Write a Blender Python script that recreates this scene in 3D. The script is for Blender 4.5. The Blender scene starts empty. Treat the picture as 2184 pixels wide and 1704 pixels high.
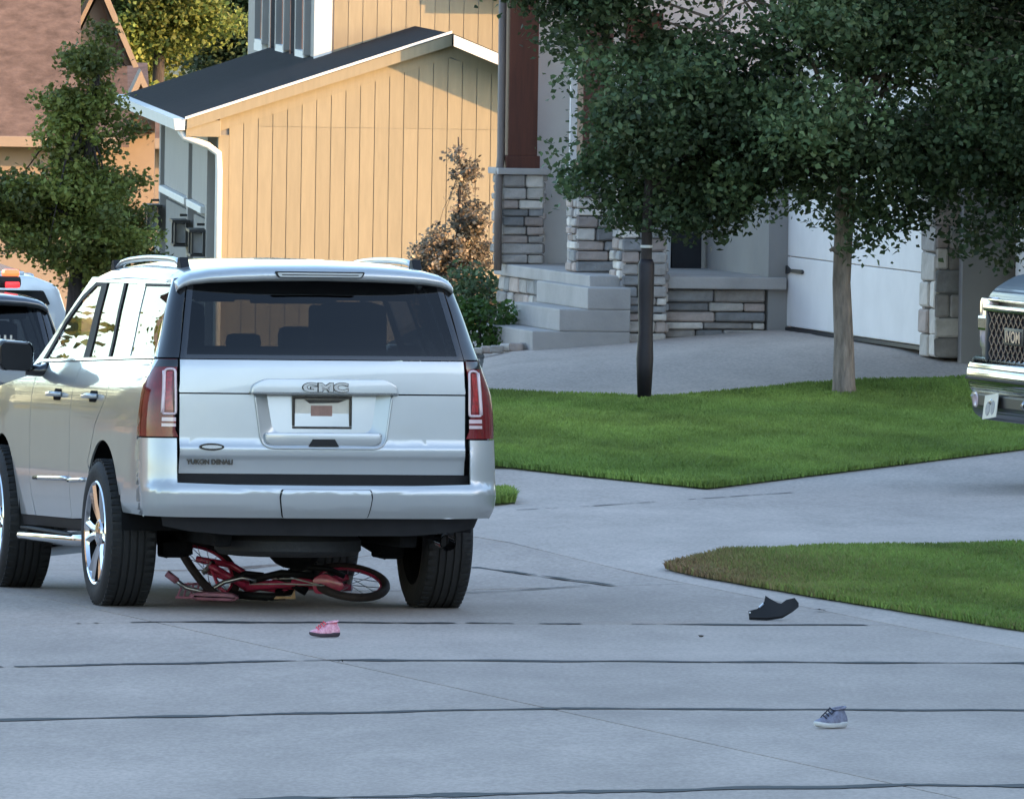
import bpy, bmesh, math, random
import numpy as np
from mathutils import Vector, Matrix

# ------------------------------------------------------------------ camera, sky, sun, exposure
SC = bpy.context.scene
COL = SC.collection
R = math.radians
CAM_H = 4.16
cam_data = bpy.data.cameras.new('camera')
cam_data.sensor_width = 36.0
cam_data.lens = 36.0 * 36000 / 2184
cam_data.clip_start = 1.0
cam_data.clip_end = 3000
cam = bpy.data.objects.new('camera', cam_data)
COL.objects.link(cam)
PITCH = math.atan((852 + 300) / 36000)
ROLL = R(0.9)
cam.matrix_world = (Matrix.Translation((0, 0, CAM_H)) @ Matrix.Rotation(math.pi / 2 - PITCH, 4, 'X')
                    @ Matrix.Rotation(ROLL, 4, 'Z'))
SC.camera = cam

SUN_DIR = Vector((0.835, -0.49, 0.25)).normalized()
elev = math.asin(SUN_DIR.z)
azim = math.atan2(SUN_DIR.x, SUN_DIR.y)          # clockwise from +Y
world = bpy.data.worlds.new('World')
SC.world = world
world.use_nodes = True
wn = world.node_tree
wn.nodes.clear()
sky = wn.nodes.new('ShaderNodeTexSky')
sky.sky_type = 'NISHITA'
sky.sun_disc = False
sky.sun_elevation = elev
sky.sun_rotation = azim
sky.air_density = 1.0
sky.dust_density = 0.6
sky.ozone_density = 1.2
bg = wn.nodes.new('ShaderNodeBackground')
bg.inputs['Strength'].default_value = 0.15
wo = wn.nodes.new('ShaderNodeOutputWorld')
wn.links.new(sky.outputs[0], bg.inputs[0])
wn.links.new(bg.outputs[0], wo.inputs[0])

sun_data = bpy.data.lights.new('sun', 'SUN')
sun_data.energy = 2.35
sun_data.angle = R(0.6)
sun_data.color = (1.0, 0.58, 0.24)
sun = bpy.data.objects.new('sun', sun_data)
sun.rotation_euler = (-SUN_DIR).to_track_quat('-Z', 'Y').to_euler()
sun.location = (60, -30, 40)
COL.objects.link(sun)

SC.view_settings.view_transform = 'Standard'
SC.view_settings.look = 'None'
SC.view_settings.exposure = 2.05
SC.view_settings.gamma = 1.0
SC.view_settings.use_curve_mapping = False
SC.render.engine = 'CYCLES'
SC.cycles.use_denoising = True
SC.cycles.max_bounces = 8
SC.cycles.transparent_max_bounces = 12
SC.cycles.caustics_reflective = False
SC.cycles.caustics_refractive = False
SC.cycles.sample_clamp_indirect = 6.0

RNG = random.Random(7)
NP = np.random.default_rng(11)

# ------------------------------------------------------------------ materials
MATS = {}

def P(name, base, rough=0.6, metal=0.0, var=0.12, scale=4.0, bump=0.0, bscale=40.0, coat=0.0,
      spec=0.5, detail=5.0, emit=None, estr=0.0, tint=None, objvar=0.0, stretch=None, base2=None, coatrough=0.04):
    """Procedural principled material: noise-varied colour, optional bump, per-object variation."""
    if name in MATS:
        return MATS[name]
    m = bpy.data.materials.new(name)
    m.use_nodes = True
    nt = m.node_tree
    b = nt.nodes['Principled BSDF']
    b.inputs['Roughness'].default_value = rough
    b.inputs['Metallic'].default_value = metal
    b.inputs['Specular IOR Level'].default_value = spec
    b.inputs['Coat Weight'].default_value = coat
    b.inputs['Coat Roughness'].default_value = coatrough
    tc = nt.nodes.new('ShaderNodeTexCoord')
    mp = nt.nodes.new('ShaderNodeMapping')
    if stretch:
        mp.inputs['Scale'].default_value = stretch
    nt.links.new(tc.outputs['Object'], mp.inputs[0])
    nz = nt.nodes.new('ShaderNodeTexNoise')
    nz.inputs['Scale'].default_value = scale
    nz.inputs['Detail'].default_value = detail
    nz.inputs['Roughness'].default_value = 0.62
    nt.links.new(mp.outputs[0], nz.inputs['Vector'])
    ramp = nt.nodes.new('ShaderNodeValToRGB')
    c2 = base2 if base2 else tuple(min(1, c * (1 + var)) for c in base)
    c1 = tuple(c * (1 - var) for c in base)
    ramp.color_ramp.elements[0].position = 0.3
    ramp.color_ramp.elements[1].position = 0.72
    ramp.color_ramp.elements[0].color = (*c1, 1)
    ramp.color_ramp.elements[1].color = (*c2, 1)
    nt.links.new(nz.outputs[0], ramp.inputs[0])
    out = ramp.outputs[0]
    if objvar:
        oi = nt.nodes.new('ShaderNodeObjectInfo')
        hsv = nt.nodes.new('ShaderNodeHueSaturation')
        mr = nt.nodes.new('ShaderNodeMapRange')
        mr.inputs['To Min'].default_value = 1 - objvar
        mr.inputs['To Max'].default_value = 1 + objvar
        nt.links.new(oi.outputs['Random'], mr.inputs[0])
        nt.links.new(mr.outputs[0], hsv.inputs['Value'])
        nt.links.new(out, hsv.inputs['Color'])
        out = hsv.outputs[0]
    if tint:
        at = nt.nodes.new('ShaderNodeAttribute')
        at.attribute_name = tint
        mx = nt.nodes.new('ShaderNodeMix')
        mx.data_type = 'RGBA'
        mx.blend_type = 'MULTIPLY'
        mx.inputs[0].default_value = 1.0
        nt.links.new(out, mx.inputs[6])
        nt.links.new(at.outputs['Color'], mx.inputs[7])
        out = mx.outputs[2]
    nt.links.new(out, b.inputs['Base Color'])
    if bump:
        nb = nt.nodes.new('ShaderNodeTexNoise')
        nb.inputs['Scale'].default_value = bscale
        nb.inputs['Detail'].default_value = 6
        nt.links.new(mp.outputs[0], nb.inputs['Vector'])
        bp = nt.nodes.new('ShaderNodeBump')
        bp.inputs['Strength'].default_value = bump
        bp.inputs['Distance'].default_value = 0.02
        nt.links.new(nb.outputs[0], bp.inputs['Height'])
        nt.links.new(bp.outputs[0], b.inputs['Normal'])
    if emit:
        b.inputs['Emission Color'].default_value = (*emit, 1)
        b.inputs['Emission Strength'].default_value = estr
    MATS[name] = m
    return m


def glass_mat(name, tintc, ior=1.5, rough=0.0, boost=0.0):
    """Tinted automotive glass: see-through with Fresnel reflection."""
    m = bpy.data.materials.new(name)
    m.use_nodes = True
    nt = m.node_tree
    nt.nodes.clear()
    tr = nt.nodes.new('ShaderNodeBsdfTransparent')
    tr.inputs[0].default_value = (*tintc, 1)
    gl = nt.nodes.new('ShaderNodeBsdfGlossy')
    gl.inputs['Roughness'].default_value = rough
    gl.inputs[0].default_value = (1, 1, 1, 1)
    fr = nt.nodes.new('ShaderNodeFresnel')
    geo = nt.nodes.new('ShaderNodeNewGeometry')      # a thin pane reflects alike from both sides
    im = nt.nodes.new('ShaderNodeMix')
    im.data_type = 'FLOAT'
    im.inputs[2].default_value = ior
    im.inputs[3].default_value = 1.0 / ior
    nt.links.new(geo.outputs['Backfacing'], im.inputs[0])
    nt.links.new(im.outputs[0], fr.inputs[0])
    mx = nt.nodes.new('ShaderNodeMixShader')
    add = nt.nodes.new('ShaderNodeMath')
    add.operation = 'ADD'
    add.use_clamp = True
    add.inputs[1].default_value = boost
    nt.links.new(fr.outputs[0], add.inputs[0])
    nt.links.new(add.outputs[0], mx.inputs[0])
    nt.links.new(tr.outputs[0], mx.inputs[1])
    nt.links.new(gl.outputs[0], mx.inputs[2])
    o = nt.nodes.new('ShaderNodeOutputMaterial')
    nt.links.new(mx.outputs[0], o.inputs[0])
    MATS[name] = m
    return m


def leaf_mat(name, base, trans=0.35, rough=0.55):
    m = bpy.data.materials.new(name)
    m.use_nodes = True
    nt = m.node_tree
    b = nt.nodes['Principled BSDF']
    b.inputs['Roughness'].default_value = rough
    b.inputs['Specular IOR Level'].default_value = 0.35
    at = nt.nodes.new('ShaderNodeAttribute')
    at.attribute_name = 'tint'
    mx = nt.nodes.new('ShaderNodeMix')
    mx.data_type = 'RGBA'
    mx.blend_type = 'MULTIPLY'
    mx.inputs[0].default_value = 1.0
    mx.inputs[6].default_value = (*base, 1)
    nt.links.new(at.outputs['Color'], mx.inputs[7])
    nt.links.new(mx.outputs[2], b.inputs['Base Color'])
    tl = nt.nodes.new('ShaderNodeBsdfTranslucent')
    nt.links.new(mx.outputs[2], tl.inputs[0])
    ms = nt.nodes.new('ShaderNodeMixShader')
    ms.inputs[0].default_value = trans
    o = nt.nodes['Material Output']
    nt.links.new(b.outputs[0], ms.inputs[1])
    nt.links.new(tl.outputs[0], ms.inputs[2])
    nt.links.new(ms.outputs[0], o.inputs[0])
    MATS[name] = m
    return m


# ------------------------------------------------------------------ object helpers
def tag(o, label=None, cat=None, group=None, kind=None):
    if label:
        o['label'] = label
    if cat:
        o['category'] = cat
    if group:
        o['group'] = group
    if kind:
        o['kind'] = kind
    return o


def thing(name, label, cat, loc=(0, 0, 0), rotz=0.0, group=None, rot=None, scale=None):
    o = bpy.data.objects.new(name, None)
    COL.objects.link(o)
    o.location = loc
    o.rotation_euler = rot if rot else (0, 0, rotz)
    if scale:
        o.scale = (scale, scale, scale)
    o.empty_display_size = 0.2
    return tag(o, label, cat, group)


def mesh_data(name, verts, faces, mat=None, smooth=False, normals=None):
    me = bpy.data.meshes.new(name)
    me.from_pydata([tuple(v) for v in verts], [], faces)
    if mat:
        me.materials.append(mat)
    if smooth:
        me.polygons.foreach_set('use_smooth', [True] * len(me.polygons))
    me.update()
    if normals is not None:
        me.normals_split_custom_set_from_vertices([tuple(n) for n in normals])
    return me


def link(name, me, parent=None, loc=None, rot=None):
    o = bpy.data.objects.new(name, me)
    COL.objects.link(o)
    if parent:
        o.parent = parent
    if loc is not None:
        o.location = loc
    if rot is not None:
        o.rotation_euler = rot
    return o


def obj(name, verts, faces, mat, parent=None, smooth=False, normals=None, loc=None, rot=None):
    return link(name, mesh_data(name, verts, faces, mat, smooth, normals), parent, loc, rot)


class MB:
    """Collects shapes into one mesh."""
    def __init__(self):
        self.v = []
        self.f = []
        self.n = []

    def add(self, verts, faces, normals=None):
        k = len(self.v)
        self.v += [tuple(p) for p in verts]
        self.f += [tuple(i + k for i in f) for f in faces]
        self.n += [tuple(x) for x in normals] if normals is not None else [(0, 0, 0)] * len(verts)
        return self

    def box(self, c, s, bev=0.0, M=None):
        bm = bmesh.new()
        bmesh.ops.create_cube(bm, size=1.0)
        for v in bm.verts:
            v.co = Vector((v.co.x * s[0], v.co.y * s[1], v.co.z * s[2]))
        if bev > 0:
            bmesh.ops.bevel(bm, geom=list(bm.edges), offset=min(bev, 0.45 * min(s)), segments=2, profile=0.6, affect='EDGES')
        return self.bm(bm, Matrix.Translation(c) @ M if M is not None else Matrix.Translation(c))

    def bm(self, bm, M=None):
        bm.verts.index_update()
        vs = [(M @ v.co if M is not None else v.co).copy() for v in bm.verts]
        fs = [[v.index for v in f.verts] for f in bm.faces]
        bm.free()
        return self.add(vs, fs)

    def tube(self, pts, rad, n=8, cap=True, flat=1.0):
        pts = [Vector(p) for p in pts]
        m = len(pts)
        rads = rad if isinstance(rad, (list, tuple)) else [rad] * m
        up = Vector((0, 0, 1))
        vs, fs = [], []
        prev = None
        for i, p in enumerate(pts):
            t = (pts[min(i + 1, m - 1)] - pts[max(i - 1, 0)])
            t = t.normalized() if t.length > 1e-9 else Vector((0, 0, 1))
            if prev is None:
                a = t.cross(up)
                if a.length < 0.05:
                    a = t.cross(Vector((1, 0, 0)))
                a.normalize()
            else:
                a = prev - t * prev.dot(t)
                a = a.normalized() if a.length > 1e-6 else prev
            prev = a
            b = t.cross(a)
            for k in range(n):
                th = 2 * math.pi * k / n
                vs.append(p + (a * math.cos(th) + b * math.sin(th) * flat) * rads[i])
        for i in range(m - 1):
            for k in range(n):
                fs.append((i * n + k, i * n + (k + 1) % n, (i + 1) * n + (k + 1) % n, (i + 1) * n + k))
        if cap:
            fs.append(tuple(range(n))[::-1])
            fs.append(tuple((m - 1) * n + k for k in range(n)))
        return self.add(vs, fs)

    def lathe(self, prof, n=32, axis='X', M=None):
        """prof: list of (axial, radius)."""
        vs, fs = [], []
        m = len(prof)
        for (a, r) in prof:
            for k in range(n):
                th = 2 * math.pi * k / n
                c, s = r * math.cos(th), r * math.sin(th)
                p = {'X': (a, c, s), 'Y': (s, a, c), 'Z': (c, s, a)}[axis]
                vs.append(M @ Vector(p) if M is not None else Vector(p))
        for i in range(m - 1):
            for k in range(n):
                fs.append((i * n + k, i * n + (k + 1) % n, (i + 1) * n + (k + 1) % n, (i + 1) * n + k))
        return self.add(vs, fs)

    def prism(self, poly, a, b, axis='Y', M=None, bev=0.0):
        """Extrude a 2D polygon between a and b. axis Y: poly is (x,z); axis X: (y,z); axis Z: (x,y)."""
        n = len(poly)

        def mk(p, t):
            return {'Y': (p[0], t, p[1]), 'X': (t, p[0], p[1]), 'Z': (p[0], p[1], t)}[axis]
        bm = bmesh.new()
        v0 = [bm.verts.new(mk(p, a)) for p in poly]
        v1 = [bm.verts.new(mk(p, b)) for p in poly]
        bm.faces.new(v0)
        bm.faces.new(v1[::-1])
        for i in range(n):
            bm.faces.new((v0[(i + 1) % n], v0[i], v1[i], v1[(i + 1) % n]))
        bmesh.ops.recalc_face_normals(bm, faces=list(bm.faces))
        if bev:
            bmesh.ops.bevel(bm, geom=list(bm.edges), offset=bev, segments=2, profile=0.6, affect='EDGES')
        return self.bm(bm, M)

    def build(self, name, mat, parent=None, smooth=False, auto=None, loc=None, rot=None):
        use_n = any(n != (0, 0, 0) for n in self.n)
        me = mesh_data(name, self.v, self.f, mat, smooth or use_n or auto is not None, None)
        if auto is not None:
            me.set_sharp_from_angle(angle=R(auto))
        if use_n:
            me.normals_split_custom_set_from_vertices(self.n)
        return link(name, me, parent, loc, rot)


def dens(poly, step=0.08, closed=True):
    out = []
    n = len(poly)
    for i in range(n if closed else n - 1):
        a, b = poly[i], poly[(i + 1) % n]
        L = math.hypot(b[0] - a[0], b[1] - a[1])
        k = max(1, int(math.ceil(L / step)))
        for j in range(k):
            t = j / k
            out.append((a[0] + (b[0] - a[0]) * t, a[1] + (b[1] - a[1]) * t))
    if not closed:
        out.append(tuple(poly[-1]))
    return out


def roundpoly(poly, r, seg=4):
    """Round polygon corners by radius r (list or scalar)."""
    out = []
    n = len(poly)
    for i in range(n):
        rr = r[i] if isinstance(r, (list, tuple)) else r
        p = Vector((*poly[i], 0))
        a = Vector((*poly[i - 1], 0)) - p
        b = Vector((*poly[(i + 1) % n], 0)) - p
        if rr <= 0:
            out.append((p.x, p.y))
            continue
        d = min(rr, a.length * 0.45, b.length * 0.45)
        p0 = p + a.normalized() * d
        p1 = p + b.normalized() * d
        for k in range(seg + 1):
            t = k / seg
            q = p0 * (1 - t) ** 2 + p * 2 * t * (1 - t) + p1 * t * t
            out.append((q.x, q.y))
    return out


def frange(a, b, s):
    n = int(round((b - a) / s))
    return [a + i * s for i in range(n + 1)]


def patch(outline, S, us=(), vs=(), thick=0.0, eps=1e-3, off=0.0):
    """Map a 2D polygon onto surface S(u,v), cut along the us / vs lines, with smooth custom normals and a rim."""
    bm = bmesh.new()
    vv = []
    last = None
    for p in outline:
        if last is not None and abs(p[0] - last[0]) + abs(p[1] - last[1]) < 1e-6:
            continue
        vv.append(bm.verts.new((p[0], p[1], 0)))
        last = p
    f = bm.faces.new(vv)
    if f.normal.z < 0 or f.calc_area() == 0:
        pass
    bm.normal_update()
    if f.normal.z < 0:
        bmesh.ops.reverse_faces(bm, faces=[f])
    bmesh.ops.triangulate(bm, faces=list(bm.faces), ngon_method='EAR_CLIP')
    u0, u1 = min(p[0] for p in outline), max(p[0] for p in outline)
    v0, v1 = min(p[1] for p in outline), max(p[1] for p in outline)
    for u in us:
        if u0 + 1e-5 < u < u1 - 1e-5:
            bmesh.ops.bisect_plane(bm, geom=list(bm.verts) + list(bm.edges) + list(bm.faces), plane_co=(u, 0, 0), plane_no=(1, 0, 0), dist=1e-6)
    for v in vs:
        if v0 + 1e-5 < v < v1 - 1e-5:
            bmesh.ops.bisect_plane(bm, geom=list(bm.verts) + list(bm.edges) + list(bm.faces), plane_co=(0, v, 0), plane_no=(0, 1, 0), dist=1e-6)
    bm.verts.index_update()
    V, N = [], []
    for v in bm.verts:
        u, w = v.co.x, v.co.y
        p = Vector(S(u, w))
        pu = Vector(S(u + eps, w)) - Vector(S(u - eps, w))
        pv = Vector(S(u, w + eps)) - Vector(S(u, w - eps))
        n = pu.cross(pv)
        n = n.normalized() if n.length > 1e-12 else Vector((0, 0, 1))
        V.append(p + n * off)
        N.append(n)
    F = [[v.index for v in f.verts] for f in bm.faces]
    if thick > 0:
        for e in bm.edges:
            if e.is_boundary:
                a, b = e.verts
                lp = e.link_loops[0]
                if lp.vert is not a:
                    a, b = b, a
                k = len(V)
                V += [V[a.index].copy(), V[b.index].copy(), V[b.index] - N[b.index] * thick, V[a.index] - N[a.index] * thick]
                N += [Vector((0, 0, 0))] * 4
                F.append([k + 1, k, k + 3, k + 2])
    bm.free()
    return V, F, N


def mirror(vfn):
    V, F, N = vfn
    return ([Vector((-v[0], v[1], v[2])) for v in V], [list(f)[::-1] for f in F], [Vector((-n[0], n[1], n[2])) for n in N])


def interp(tab):
    xs = [t[0] for t in tab]
    ys = [t[1] for t in tab]
    n = len(xs)
    d = [(ys[i + 1] - ys[i]) / (xs[i + 1] - xs[i]) for i in range(n - 1)]
    m = [d[0]] + [0 if d[i - 1] * d[i] <= 0 else 2 * d[i - 1] * d[i] / (d[i - 1] + d[i]) for i in range(1, n - 1)] + [d[-1]]

    def fn(x):
        if x <= xs[0]:
            return ys[0] + m[0] * (x - xs[0]) * 0
        if x >= xs[-1]:
            return ys[-1]
        i = 0
        while x > xs[i + 1]:
            i += 1
        h = xs[i + 1] - xs[i]
        t = (x - xs[i]) / h
        return ((2 * t ** 3 - 3 * t ** 2 + 1) * ys[i] + (t ** 3 - 2 * t ** 2 + t) * h * m[i]
                + (-2 * t ** 3 + 3 * t ** 2) * ys[i + 1] + (t ** 3 - t ** 2) * h * m[i + 1])
    return fn


def text_mesh(s, size, extrude=0.004, bold=0.0):
    cu = bpy.data.curves.new('lettering', 'FONT')
    cu.body = s
    cu.size = size
    cu.extrude = extrude
    cu.offset = bold
    cu.align_x = 'CENTER'
    cu.align_y = 'CENTER'
    to = bpy.data.objects.new('lettering_tmp', cu)
    COL.objects.link(to)
    dg = bpy.context.evaluated_depsgraph_get()
    me = bpy.data.meshes.new_from_object(to.evaluated_get(dg))
    bpy.data.objects.remove(to)
    me.name = 'lettering'
    return me


def set_tint(me, cols_per_vert):
    at = me.color_attributes.new('tint', 'FLOAT_COLOR', 'POINT')
    a = np.ones((len(me.vertices), 4), dtype=np.float32)
    a[:, :3] = cols_per_vert
    at.data.foreach_set('color', a.ravel())


def np_mesh(name, V, F, mat, tint=None, smooth=False):
    """Fast mesh from numpy arrays; F is (n,k)."""
    me = bpy.data.meshes.new(name)
    nv, (nf, k) = len(V), F.shape
    me.vertices.add(nv)
    me.vertices.foreach_set('co', np.ascontiguousarray(V, dtype=np.float32).ravel())
    me.loops.add(nf * k)
    me.loops.foreach_set('vertex_index', np.ascontiguousarray(F, dtype=np.int32).ravel())
    me.polygons.add(nf)
    me.polygons.foreach_set('loop_start', np.arange(0, nf * k, k, dtype=np.int32))
    me.polygons.foreach_set('loop_total', np.full(nf, k, dtype=np.int32))
    if smooth:
        me.polygons.foreach_set('use_smooth', np.ones(nf, dtype=bool))
    me.update(calc_edges=True)
    me.materials.append(mat)
    if tint is not None:
        set_tint(me, tint)
    return me

# ------------------------------------------------------------------ terrain
SA = R(13.8)
ST = np.array([-math.sin(SA), math.cos(SA)])       # along the street, away from the camera
SN = np.array([math.cos(SA), math.sin(SA)])        # across the street, to the right
J0 = np.array([-2.02, 91.8])
GRY, GRZ = zip(*[(92, 0), (98, .03), (101, .08), (107, .06), (110, .07), (115, .15), (122, .26), (124, .37), (126.5, .52),
                 (131, .55), (145, .55), (165, -1.3), (174, -1.6), (250, -2.0), (900, -2.0)])
GLY, GLZ = zip(*[(94, 0), (98, -.05), (104, -.2), (118, -.73), (135, -1.1), (174, -1.6), (250, -2.0), (900, -2.0)])


def G(x, y):
    x = np.asarray(x, dtype=float)
    y = np.asarray(y, dtype=float)
    l = (x - J0[0]) * SN[0] + (np.minimum(y, 104.0) - J0[1]) * SN[1]      # the street bends beyond the driveway
    w = np.clip((l - 2.2) / 2.2, 0, 1)
    w = w * w * (3 - 2 * w)
    z = np.interp(y, GLY, GLZ) * (1 - w) + np.interp(y, GRY, GRZ) * w
    k = np.clip((y - 120.5) / 7.0, 0, 1) * np.clip((150 - y) / 10.0, 0, 1)
    z = z - 0.085 * np.clip(2.1 - x, 0, 3.5) * k * w
    return z - 0.023 * np.clip(-l, 0, 5) * (1 - w)


def Gs(x, y):
    return float(G(x, y))


def sw(s, l):
    p = J0 + s * ST + l * SN
    return (float(p[0]), float(p[1]))


def concrete(name, base, joint=False):
    m = bpy.data.materials.new(name)
    m.use_nodes = True
    nt = m.node_tree
    b = nt.nodes['Principled BSDF']
    tc = nt.nodes.new('ShaderNodeTexCoord')
    geo = nt.nodes.new('ShaderNodeNewGeometry')

    def noise(sc, det, stretch=(1, 1, 1)):
        mp = nt.nodes.new('ShaderNodeMapping')
        mp.inputs['Scale'].default_value = stretch
        nt.links.new(geo.outputs['Position'], mp.inputs[0])
        n = nt.nodes.new('ShaderNodeTexNoise')
        n.inputs['Scale'].default_value = sc
        n.inputs['Detail'].default_value = det
        n.inputs['Roughness'].default_value = 0.65
        nt.links.new(mp.outputs[0], n.inputs['Vector'])
        return n.outputs[0]

    def mul(a, lo, hi, col):
        mr = nt.nodes.new('ShaderNodeMapRange')
        mr.inputs['From Min'].default_value = 0.3
        mr.inputs['From Max'].default_value = 0.7
        mr.inputs['To Min'].default_value = lo
        mr.inputs['To Max'].default_value = hi
        nt.links.new(a, mr.inputs[0])
        mx = nt.nodes.new('ShaderNodeMix')
        mx.data_type = 'RGBA'
        mx.blend_type = 'MULTIPLY'
        mx.inputs[0].default_value = 1
        if isinstance(col, tuple):
            mx.inputs[6].default_value = (*col, 1)
        else:
            nt.links.new(col, mx.inputs[6])
        nt.links.new(mr.outputs[0], mx.inputs[7])
        return mx.outputs[2]
    c = mul(noise(0.35, 4, (1, 0.5, 1)), 0.82, 1.14, base)
    c = mul(noise(2.2, 6, (1, 0.25, 1)), 0.88, 1.09, c)
    c = mul(noise(38, 3, (1, 0.3, 1)), 0.84, 1.15, c)
    oi = nt.nodes.new('ShaderNodeObjectInfo')
    c = mul(oi.outputs['Random'], 0.97, 1.02, c)
    # small dark specks and oil drips with a shape of their own
    vo = nt.nodes.new('ShaderNodeTexVoronoi')
    vo.inputs['Scale'].default_value = 1.1
    mp = nt.nodes.new('ShaderNodeMapping')
    mp.inputs['Scale'].default_value = (1, 0.22, 1)
    nt.links.new(geo.outputs['Position'], mp.inputs[0])
    nt.links.new(mp.outputs[0], vo.inputs['Vector'])
    mr = nt.nodes.new('ShaderNodeMapRange')
    mr.inputs['From Min'].default_value = 0.012
    mr.inputs['From Max'].default_value = 0.03
    mr.inputs['To Min'].default_value = 0.55
    mr.inputs['To Max'].default_value = 1.0
    nt.links.new(vo.outputs['Distance'], mr.inputs[0])
    mx = nt.nodes.new('ShaderNodeMix')
    mx.data_type = 'RGBA'
    mx.blend_type = 'MULTIPLY'
    mx.inputs[0].default_value = 1
    nt.links.new(c, mx.inputs[6])
    nt.links.new(mr.outputs[0], mx.inputs[7])
    nt.links.new(mx.outputs[2], b.inputs['Base Color'])
    b.inputs['Roughness'].default_value = 0.85
    b.inputs['Specular IOR Level'].default_value = 0.3
    nb = nt.nodes.new('ShaderNodeTexNoise')
    nb.inputs['Scale'].default_value = 60
    nb.inputs['Detail'].default_value = 4
    nt.links.new(geo.outputs['Position'], nb.inputs['Vector'])
    bp = nt.nodes.new('ShaderNodeBump')
    bp.inputs['Strength'].default_value = 0.25
    bp.inputs['Distance'].default_value = 0.004
    nt.links.new(nb.outputs[0], bp.inputs['Height'])
    nt.links.new(bp.outputs[0], b.inputs['Normal'])
    MATS[name] = m
    return m


M_CONC = concrete('street_concrete', (0.40, 0.328, 0.280))
M_DRIVE = concrete('driveway_concrete', (0.45, 0.374, 0.322))
M_SOIL = P('soil', (0.06, 0.045, 0.03), 0.95, var=0.3, scale=9)
M_TAR = P('tar_seal', (0.016, 0.016, 0.018), 0.75, var=0.3, scale=20)
M_JOINT = P('joint_dirt', (0.03, 0.028, 0.026), 0.95, var=0.3, scale=20)

# big ground sheet reaching the horizon
gx = sorted(set([-900, -500, -250, -120, -60] + list(np.arange(-30, 31, 1.5)) + [60, 120, 250, 500, 900]))
gy = sorted(set([-900, -400, -150, -50, 0, 40] + list(np.arange(60, 180, 1.5)) + [190, 210, 240, 300, 500, 900, 1800]))
GX, GY = np.meshgrid(gx, gy)
GZ = G(GX, GY) - 0.16
V = np.stack([GX.ravel(), GY.ravel(), GZ.ravel()], 1)
nx, ny = len(gx), len(gy)
idx = np.arange(nx * ny).reshape(ny, nx)
F = np.stack([idx[:-1, :-1].ravel(), idx[:-1, 1:].ravel(), idx[1:, 1:].ravel(), idx[1:, :-1].ravel()], 1)
M_GROUND = P('dry_ground', (0.10, 0.11, 0.06), 0.95, var=0.35, scale=0.4)
tag(link('ground', np_mesh('ground', V, F, M_GROUND, smooth=True)), kind='structure')


def ground_patch(poly, off, step=0.7):
    xs = [p[0] for p in poly]
    ys = [p[1] for p in poly]
    return patch(dens(poly, step), lambda u, v: (u, v, Gs(u, v) + off),
                 np.arange(math.floor(min(xs)), max(xs), step), np.arange(math.floor(min(ys)), max(ys), step), eps=0.15)


def sheet(name, poly, off, mat, parent=None, kind='structure', thick=0.0, step=0.7):
    V, F, N = ground_patch(poly, off, step)
    if thick:
        V2, F2, N2 = patch(dens(poly, step), lambda u, v: (u, v, Gs(u, v) + off), (), (), thick=thick, eps=0.15)
    mb = MB().add(V, F, N)
    if thick:
        # skirt around the edge
        d = dens(poly, step)
        vs = [(p[0], p[1], Gs(*p) + off) for p in d] + [(p[0], p[1], Gs(*p) + off - thick) for p in d]
        n = len(d)
        mb.add(vs, [(i, (i + 1) % n, n + (i + 1) % n, n + i) for i in range(n)])
    o = mb.build(name, mat, parent)
    if parent is None:
        tag(o, kind=kind)
    return o


street = sheet('street', [sw(-92, -9), sw(-92, 13), sw(60, 13), sw(60, -9)], -0.035, M_JOINT, step=1.5)
S_J = [-90, -60, -40, -30, -21.0, -15.98, -9.38, -4.62, -0.45, 4.1, 8.6, 13.1, 17.6, 24, 32, 45, 58]
L_J = [-8.2, -4.1, 0.0, 4.2, 8.3, 12.5]
gap = 0.008
for i in range(len(S_J) - 1):
    for j in range(len(L_J) - 1):
        if L_J[j] > 4 and S_J[i] > -6:
            continue
        s0, s1, l0, l1 = S_J[i] + gap, S_J[i + 1] - gap, L_J[j] + gap, L_J[j + 1] - gap
        poly = [sw(s0, l0), sw(s0, l1), sw(s1, l1), sw(s1, l0)]
        sheet('concrete_slab', poly, 0.0, M_CONC, street, thick=0.03, step=1.0 if s0 > -20 else 5.0)


def tar(p0, p1, wmin, wmax, fill, seed, off=0.004, step=0.02, parent=street, wob=0.02, mat=None):
    """Crack-seal bead: a flat strip of wavering width with breaks, laid along a joint."""
    rg = random.Random(seed)
    p0, p1 = np.array(p0), np.array(p1)
    L = np.linalg.norm(p1 - p0)
    t = (p1 - p0) / L
    nrm = np.array([-t[1], t[0]])
    n = int(L / step)
    ks = [(rg.uniform(1.5, 5), rg.uniform(0, 6.3), rg.uniform(.4, 1)) for _ in range(4)] + [(rg.uniform(6, 20), rg.uniform(0, 6.3), rg.uniform(.2, .5)) for _ in range(5)] + [(rg.uniform(25, 70), rg.uniform(0, 6.3), rg.uniform(.15, .4)) for _ in range(5)]
    tot = sum(k[2] for k in ks)
    vs, fs = [], []
    prev = False
    for i in range(n + 1):
        q = i * step
        v = sum(k[2] * math.sin(k[0] * q + k[1]) for k in ks) / tot        # about -1..1
        a = (v * 1.6 + fill)
        w = wmin + (wmax - wmin) * min(1, max(0, a))
        if a < 0:
            w = 0
        c = p0 + t * q + nrm * wob * math.sin(1.3 * q + seed)
        if w > 0.004:
            up = c + nrm * w * (0.5 + 0.25 * math.sin(9 * q + seed))
            lo = c - nrm * w * (0.5 + 0.25 * math.sin(7 * q + 2 * seed))
            vs += [(up[0], up[1], Gs(*up) + off), (lo[0], lo[1], Gs(*lo) + off)]
            k = len(vs)
            if prev:
                fs.append((k - 4, k - 3, k - 1, k - 2))
            prev = True
        else:
            prev = False
    return obj('joint_seal', vs, fs, mat or M_TAR, parent)


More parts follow.
